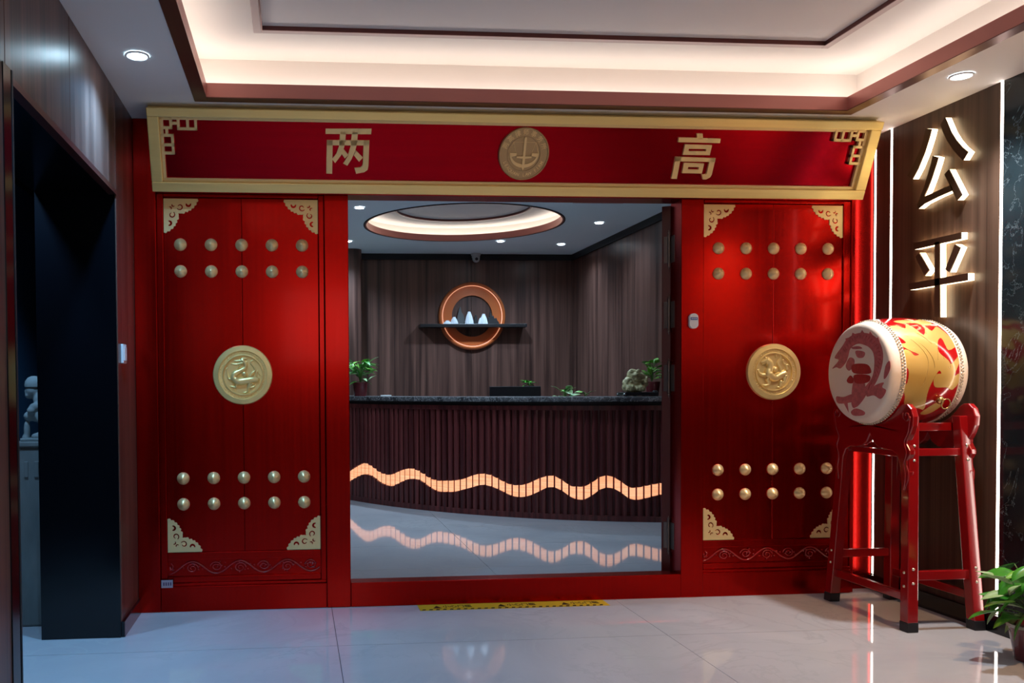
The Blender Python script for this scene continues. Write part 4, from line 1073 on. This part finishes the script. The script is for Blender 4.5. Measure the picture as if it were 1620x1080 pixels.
def figurine(label, peaks, y):
    """ribbed white ceramic peak: (x, half width, height)"""
    xs = [p[0] for p in peaks]
    f_ = thing('figurine', (sum(xs) / len(xs), y, 1.9065), label, 'figurine', 'white figurines on the black shelf')
    for x, hw, h in peaks:
        prof = [(1.0, 0.0), (0.93, 0.25), (0.75, 0.55), (0.52, 0.78), (0.38, 0.88), (0.40, 0.93), (0.30, 0.985), (0.02, 1.0)]
        mb = MB(); seg = 36; v_ = []; ff = []
        for r, hh in prof:
            for k in range(seg):
                a = 2 * PI * k / seg
                rr_ = hw * r * (1 + 0.09 * (1 - hh) * math.cos(k * PI))
                v_.append((x + rr_ * math.cos(a), y + rr_ * 0.7 * math.sin(a), 1.9065 + h * hh))
        for i in range(len(prof) - 1):
            for k in range(seg):
                k2 = (k + 1) % seg
                ff.append((i * seg + k, i * seg + k2, (i + 1) * seg + k2, (i + 1) * seg + k))
        ff.append(tuple(range(seg))); ff.append(tuple((len(prof) - 1) * seg + k for k in range(seg)))
        mb.add(v_, ff).build('ribbed_body', 'ceramic_white', f_)
figurine('low white twin-peaked figurine at the left of the shelf', [(1.785, 0.048, 0.045), (1.866, 0.045, 0.088)], 5.36)
figurine('tallest white ribbed figurine in the middle of the shelf', [(2.046, 0.050, 0.150)], 5.36)
figurine('white ribbed figurine at the right with a side shoulder', [(2.218, 0.048, 0.124), (2.180, 0.026, 0.075)], 5.36)
def silhouette(label, pts, y, mat):
    m_ = MB().prism([pts], lambda a, b, d: (a, d, 1.9065 + b), y, y + 0.022)
    tag(m_.build('mountain_figure', mat, None, bevel=0.004), label, 'ornament', 'dark mountain figures on the shelf')
silhouette('tall dark grey mountain figure behind the left of the shelf', [(1.90, 0), (1.915, 0.10), (1.935, 0.19), (1.95, 0.215), (1.965, 0.15), (1.985, 0.12), (2.0, 0.08), (2.01, 0)], 5.41, 'ink_grey')
silhouette('short black mountain figure between the two ribbed peaks', [(2.11, 0), (2.118, 0.07), (2.13, 0.115), (2.145, 0.115), (2.158, 0.06), (2.168, 0)], 5.41, 'ink_dark')
silhouette('black pine shaped figure at the right end of the ring', [(2.275, 0), (2.285, 0.09), (2.30, 0.085), (2.302, 0.15), (2.318, 0.13), (2.335, 0.10), (2.35, 0.11), (2.36, 0.075), (2.385, 0.08), (2.40, 0.045), (2.415, 0.03), (2.42, 0)], 5.41, 'ink_dark')

# dome camera
dc = thing('security_camera', (2.135, 5.39, ZI), 'white dome security camera on the reception ceiling', 'camera')
dfn = lambda a, b, h: (2.135 + a, 5.39 + b, ZI + h)
MB().lathe([(0.058, 0.0), (0.058, -0.018), (0.048, -0.030), (0.048, -0.052), (0.0005, -0.052)], dfn, 28).build('base', 'camera_white', dc, auto=40)
MB().ball((2.135, 5.38, ZI - 0.066), 0.044, 18, 12).build('turret', 'camera_white', dc, smooth=True)
MB().tube([(2.133, 5.346, ZI - 0.070), (2.132, 5.333, ZI - 0.073)], 0.018, 16).build('lens', 'monitor_black', dc)

# ------------------------------------------------------------------ drum stand
SY = -0.440
stand = thing('drum_stand', (3.09, SY, 0), 'dark red lacquered wooden drum stand with curved shoulders', 'stand')
half = [(0.205, 1.073), (0.23, 1.088), (0.262, 1.090), (0.290, 1.068), (0.304, 1.030), (0.300, 0.985), (0.283, 0.945), (0.264, 0.915), (0.262, 0.898), (0.282, 0.868), (0.284, 0.848), (0.264, 0.818), (0.264, 0.792), (0.276, 0.762), (0.274, 0.722), (0.258, 0.672), (0.250, 0.655),
        (0.228, 0.660), (0.222, 0.74), (0.214, 0.80), (0.192, 0.842), (0.160, 0.858), (0.100, 0.862), (0.055, 0.872), (0.024, 0.892), (0.0, 0.932)]
saddle = [(0.2675 * math.sin(a), 1.245 - 0.2675 * math.cos(a)) for a in [k * 0.865 / 10 for k in range(11)]]
outline = [(-a, b) for a, b in reversed(saddle[1:])] + saddle[:-1] + half + [(-a, b) for a, b in reversed(half[:-1])]
for x0, x1, sgn in ((2.922, 2.952, -1), (3.236, 3.266, 1)):
    MB().prism([outline], lambda a, b, d: (d, SY + a, b), x0, x1).build('shoulder_board', 'red_wood_gloss', stand, bevel=0.005)
    xf = x0 if sgn < 0 else x1
    for s in (-1, 1):
        sp = [(xf, SY + s * (0.262 + 0.026 * (1 - j / 22) * math.cos(0.45 * j + 2.6)), 1.032 + 0.030 * (1 - j / 22) * math.sin(0.45 * j + 2.6)) for j in range(16)]
        dn = smooth_path([(xf, SY + s * 0.286, 1.03), (xf, SY + s * 0.272, 0.955), (xf, SY + s * 0.247, 0.905), (xf, SY + s * 0.262, 0.855), (xf, SY + s * 0.246, 0.80), (xf, SY + s * 0.256, 0.74), (xf, SY + s * 0.246, 0.675)], 5)
        MB().tube(sp, 0.004, 6).tube(dn, 0.004, 6).build('carved_scroll', 'red_wood_gloss', stand, smooth=True)
def leg(xt, xb, s):
    """square leg leaning out along Y towards the foot"""
    yt, yb = SY + s * 0.232, SY + s * 0.294
    h = 0.027
    def ringp(x, y, hh, z): return [(x - hh, y - hh, z), (x + hh, y - hh, z), (x + hh, y + hh, z), (x - hh, y + hh, z)]
    t_ = 0.045 / 1.03
    xm, ym = xb + (xt - xb) * t_, yb + (yt - yb) * t_
    lg = MB().hexa(ringp(xm, ym, h, 0.045), ringp(xt, yt, h * 0.95, 1.03)).build('leg', 'red_wood_gloss', stand, bevel=0.004)
    MB().hexa(ringp(xb, yb, h + 0.001, 0.0005), ringp(xm, ym, h + 0.001, 0.046)).build('foot_cap', 'rubber', lg, bevel=0.002)
for s in (-1, 1):
    leg(2.965, 2.918, s); leg(3.222, 3.262, s)
def yl(z): return 0.294 + (0.232 - 0.294) * z / 1.03
def xa(z): return 2.918 + (2.965 - 2.918) * z / 1.03
def xb_(z): return 3.262 + (3.222 - 3.262) * z / 1.03
def rail(b): MB().box(*b).build('rail', 'red_wood_gloss', stand, bevel=0.003)
for z, hh in ((0.843, 0.014), (0.160, 0.020)):
    for xx in (xa(z), xb_(z)):
        rail((xx - 0.014, SY - yl(z), z - hh, xx + 0.014, SY + yl(z), z + hh))
for z, hh in ((0.855, 0.018), (0.265, 0.022)):
    for s in (-1, 1):
        yy = SY + s * yl(z)
        rail((xa(z), yy - 0.014, z - hh, xb_(z), yy + 0.014, z + hh))
for s in (-1, 1):
    yy = SY + s * 0.19
    rail((2.94, yy - 0.012, 0.955, 3.25, yy + 0.012, 0.995))
bolt_me = MB().lathe([(0.0005, -0.006), (0.005, -0.0045), (0.0072, 0.0)], lambda a, b, h: (h, a, b), 12).mesh('bolt', 'stud_metal', True)
for z in (0.875, 0.820, 0.280, 0.215):
    for s in (-1, 1):
        inst('bolt', bolt_me, stand, (xa(z) - 0.027, SY + s * yl(z), z))
bolt2 = MB().lathe([(0.0005, -0.006), (0.005, -0.0045), (0.0072, 0.0)], lambda a, b, h: (a, h, b), 12).mesh('bolt', 'stud_metal', True)
for z in (0.888, 0.818, 0.300, 0.232):
    for xx in (xa(z), xb_(z)):
        inst('bolt', bolt2, stand, (xx, SY - yl(z) - 0.027, z))

# ------------------------------------------------------------------ drum
DX, DY, DZ = 3.055, SY, 1.245
drum = thing('drum', (DX, DY, DZ - 0.278), 'red barrel drum with gold pattern and a dragon painted on white skin', 'drum')
def rbar(x): return 0.278 - 0.034 * ((x - DX) / 0.195) ** 2
afn = lambda a, b, h: (h, DY - a, DZ + b)
MB().lathe([(rbar(2.875 + 0.36 * k / 24), 2.875 + 0.36 * k / 24) for k in range(25)], afn, 96).build('barrel', 'drum_red', drum, smooth=True)
for s in (-1, 1):
    e = DX + s * 0.202
    def X(d): return e - s * d
    skin = MB().lathe([(0.0005, X(0.0)), (0.228, X(0.0)), (0.238, X(0.002)), (0.246, X(0.009)), (0.2525, X(0.020)), (rbar(X(0.040)) + 0.003, X(0.040)), (rbar(X(0.064)) + 0.003, X(0.064)), (rbar(X(0.067)) + 0.0005, X(0.067))], afn, 96).build('drum_skin', 'drum_skin', drum, smooth=True)
    bd = MB()
    for row, d in enumerate((0.048, 0.058)):
        n = 104
        for k in range(n):
            a = 2 * PI * (k + 0.5 * row) / n
            r = rbar(X(d)) + 0.0045
            bd.ball(afn(r * math.cos(a), r * math.sin(a), X(d)), 0.0050, 7, 5)
    bd.build('stud_rows', 'stud_metal', drum, smooth=True, kind='stuff')
def round_poly(p, n=4):
    m = len(p); out = []
    for i in range(m):
        p0, p1, p2, p3 = [Vector(p[(i + k) % m]) for k in (-1, 0, 1, 2)]
        for k in range(n):
            t = k / n
            q = 0.5 * ((2 * p1) + (p2 - p0) * t + (2 * p0 - 5 * p1 + 4 * p2 - p3) * t * t + (3 * p1 - p0 - 3 * p2 + p3) * t ** 3)
            out.append((q.x, q.y))
    return out
hd = [o for o in drum.children if o.name.startswith('drum_skin')][0]
for nm, polys, mat, off in (('painted_dragon', HEAD1, 'paint_red', 0.0008), ('painted_scales', HEAD2, 'paint_red_dark', 0.0014)):
    mb = MB()
    for i, p in enumerate(polys):
        mb.prism([round_poly(p) if len(p) > 3 else p], lambda a, b, d: (d, DY - a, DZ + b), DX - 0.202 - off - 0.00006 * i, DX - 0.2018 - 0.00001 * i)
    mb.build(nm, mat, hd)
lines_ = MB()
arch = smooth_path([(*hq, 0) for hq in [(HEAD1[0][i][0], HEAD1[0][i][1]) for i in (3, 5, 7, 9, 11, 13)]], 5)
arch_in = smooth_path([(*hq, 0) for hq in [(HEAD1[0][i][0], HEAD1[0][i][1]) for i in (27, 25, 24, 22, 21, 20)]], 5)
for i_, (p_, q_) in enumerate(zip(arch, arch_in)):
    m1 = p_.lerp(q_, 0.22); m2 = p_.lerp(q_, 0.55)
    lines_.tube([(DX - 0.2042, DY - m1.x, DZ + m1.y), (DX - 0.2042, DY - m2.x, DZ + m2.y)], [0.0016, 0.0008], 5, flat=((1, 0, 0), 0.3))
lines_.build('painted_strokes', 'paint_red_dark', hd, smooth=True)
# gold pattern laid on the barrel
def inpoly(x, y, poly):
    r = False; j = len(poly) - 1
    for i in range(len(poly)):
        xi, yi = poly[i]; xj, yj = poly[j]
        if (yi > y) != (yj > y) and x < (xj - xi) * (y - yi) / (yj - yi) + xi:
            r = not r
        j = i
    return r
gp = MB()
nx, na = 170, 420
idx = {}
def gv(i, j):
    if (i, j) not in idx:
        x = 2.885 + 0.34 * i / nx; a = -1.25 + 3.1 * j / na
        r = rbar(x) + 0.0007
        idx[(i, j)] = len(gp.v); gp.v.append(afn(r * math.cos(a), r * math.sin(a), x))
    return idx[(i, j)]
GOLD = [round_poly(p, 3) for p in GOLD]
bbs = [(min(q[0] for q in p), max(q[0] for q in p), min(q[1] for q in p), max(q[1] for q in p)) for p in GOLD]
for i in range(nx):
    x = 2.885 + 0.34 * (i + .5) / nx
    for j in range(na):
        a = -1.25 + 3.1 * (j + .5) / na
        for p, bb in zip(GOLD, bbs):
            if bb[0] <= x <= bb[1] and bb[2] <= a <= bb[3] and inpoly(x, a, p):
                gp.f.append((gv(i, j), gv(i + 1, j), gv(i + 1, j + 1), gv(i, j + 1)))
                break
gp.build('gold_pattern', 'drum_gold', drum, smooth=True)
# engraved lines on the gold
ln = MB()
for pts in ([(0.02, .9), (0.08, .55), (0.12, .2), (0.10, -.2), (0.06, -.6)], [(0.06, .7), (0.12, .42), (0.15, .1), (0.13, -.3)], [(0.16, .75), (0.18, .45), (0.17, .2)], [(0.05, 1.0), (0.12, .72), (0.16, .5)], [(0.20, .25), (0.23, .05), (0.24, .2)]):
    P = smooth_path([afn((rbar(2.90 + a) + 0.0012) * math.cos(b), (rbar(2.90 + a) + 0.0012) * math.sin(b), 2.90 + a) for a, b in pts], 8)
    ln.tube(P, 0.0007, 5)
ln.build('engraved_lines', 'brass', drum, smooth=True)
a = -0.50; r = rbar(3.098)
kc = Vector(afn((r + 0.012) * math.cos(a), (r + 0.012) * math.sin(a), 3.098))
hn = MB().ball(kc, (0.020, 0.020, 0.020), 16, 10).build('ring_boss', 'brass', drum, smooth=True)
cc = kc + Vector((0.016, -0.018, -0.018))
MB().tube([(cc.x + 0.022 * math.cos(k * PI / 14), cc.y - 0.006 * math.sin(k * PI / 14), cc.z + 0.024 * math.sin(k * PI / 14)) for k in range(29)], 0.0028, 8).build('ring_handle', 'brass', hn, smooth=True)

# ------------------------------------------------------------------ stone post and figure in the passage
pp = thing('stone_post', (-1.30, -0.12, 0), 'weathered square stone post standing inside the passage', 'post')
MB().box(-1.385, -0.20, 0, -1.215, -0.04, 0.90).build('shaft', 'stone_pillar', pp, bevel=0.012)
MB().box(-1.395, -0.21, 0.90, -1.205, -0.03, 0.93).build('cap', 'stone_pillar', pp, bevel=0.008)
car = MB()
for k in range(3):
    car.box(-1.355 + k * 0.05, -0.206, 0.75, -1.335 + k * 0.05, -0.199, 0.83)
car.build('carved_marks', 'stone_pillar', pp, bevel=0.003)
sf = thing('stone_figure', (-1.305, -0.12, 0.93), 'crouching stone figure in a cap on top of the stone post', 'statue')
fx, fy, fz = -1.315, -0.125, 0.9335
B = [((fx - .010, fy, fz + .255), (.040, .040, .045)), ((fx - .045, fy - .004, fz + .245), (.012, .010, .012)), ((fx - .030, fy, fz + .225), (.024, .026, .018)), ((fx - .040, fy - .012, fz + .262), (.010, .010, .006)),
     ((fx + .035, fy, fz + .200), (.048, .050, .050)), ((fx + .060, fy, fz + .150), (.050, .052, .060)), ((fx + .012, fy, fz + .130), (.060, .050, .040)), ((fx - .030, fy, fz + .120), (.030, .048, .026)),
     ((fx + .018, fy - .045, fz + .170), (.040, .016, .020)), ((fx - .010, fy - .050, fz + .150), (.022, .016, .018)), ((fx + .045, fy - .040, fz + .115), (.034, .024, .046)), ((fx + .040, fy - .040, fz + .06), (.018, .020, .045)), ((fx + .022, fy - .046, fz + .018), (.036, .022, .020)),
     ((fx - .040, fy - .02, fz + .05), (.016, .022, .052)), ((fx - .045, fy - .02, fz + .014), (.020, .024, .016)), ((fx + .04, fy + .03, fz + .05), (.030, .026, .06))]
blob('body', B, 'stone', sf, 0.006, 2)
MB().lathe([(0.045, 0.0), (0.046, 0.012), (0.042, 0.030), (0.030, 0.046), (0.012, 0.054), (0.0005, 0.055)], lambda a_, b_, h: (fx - .008 + a_, fy + b_, fz + .268 + h), 20).build('cap', 'stone', sf, smooth=True)
MB().box(fx - 0.06, fy - 0.07, fz - 0.0032, fx + 0.1, fy + 0.07, fz + 0.012).build('base', 'stone', sf, bevel=0.004)
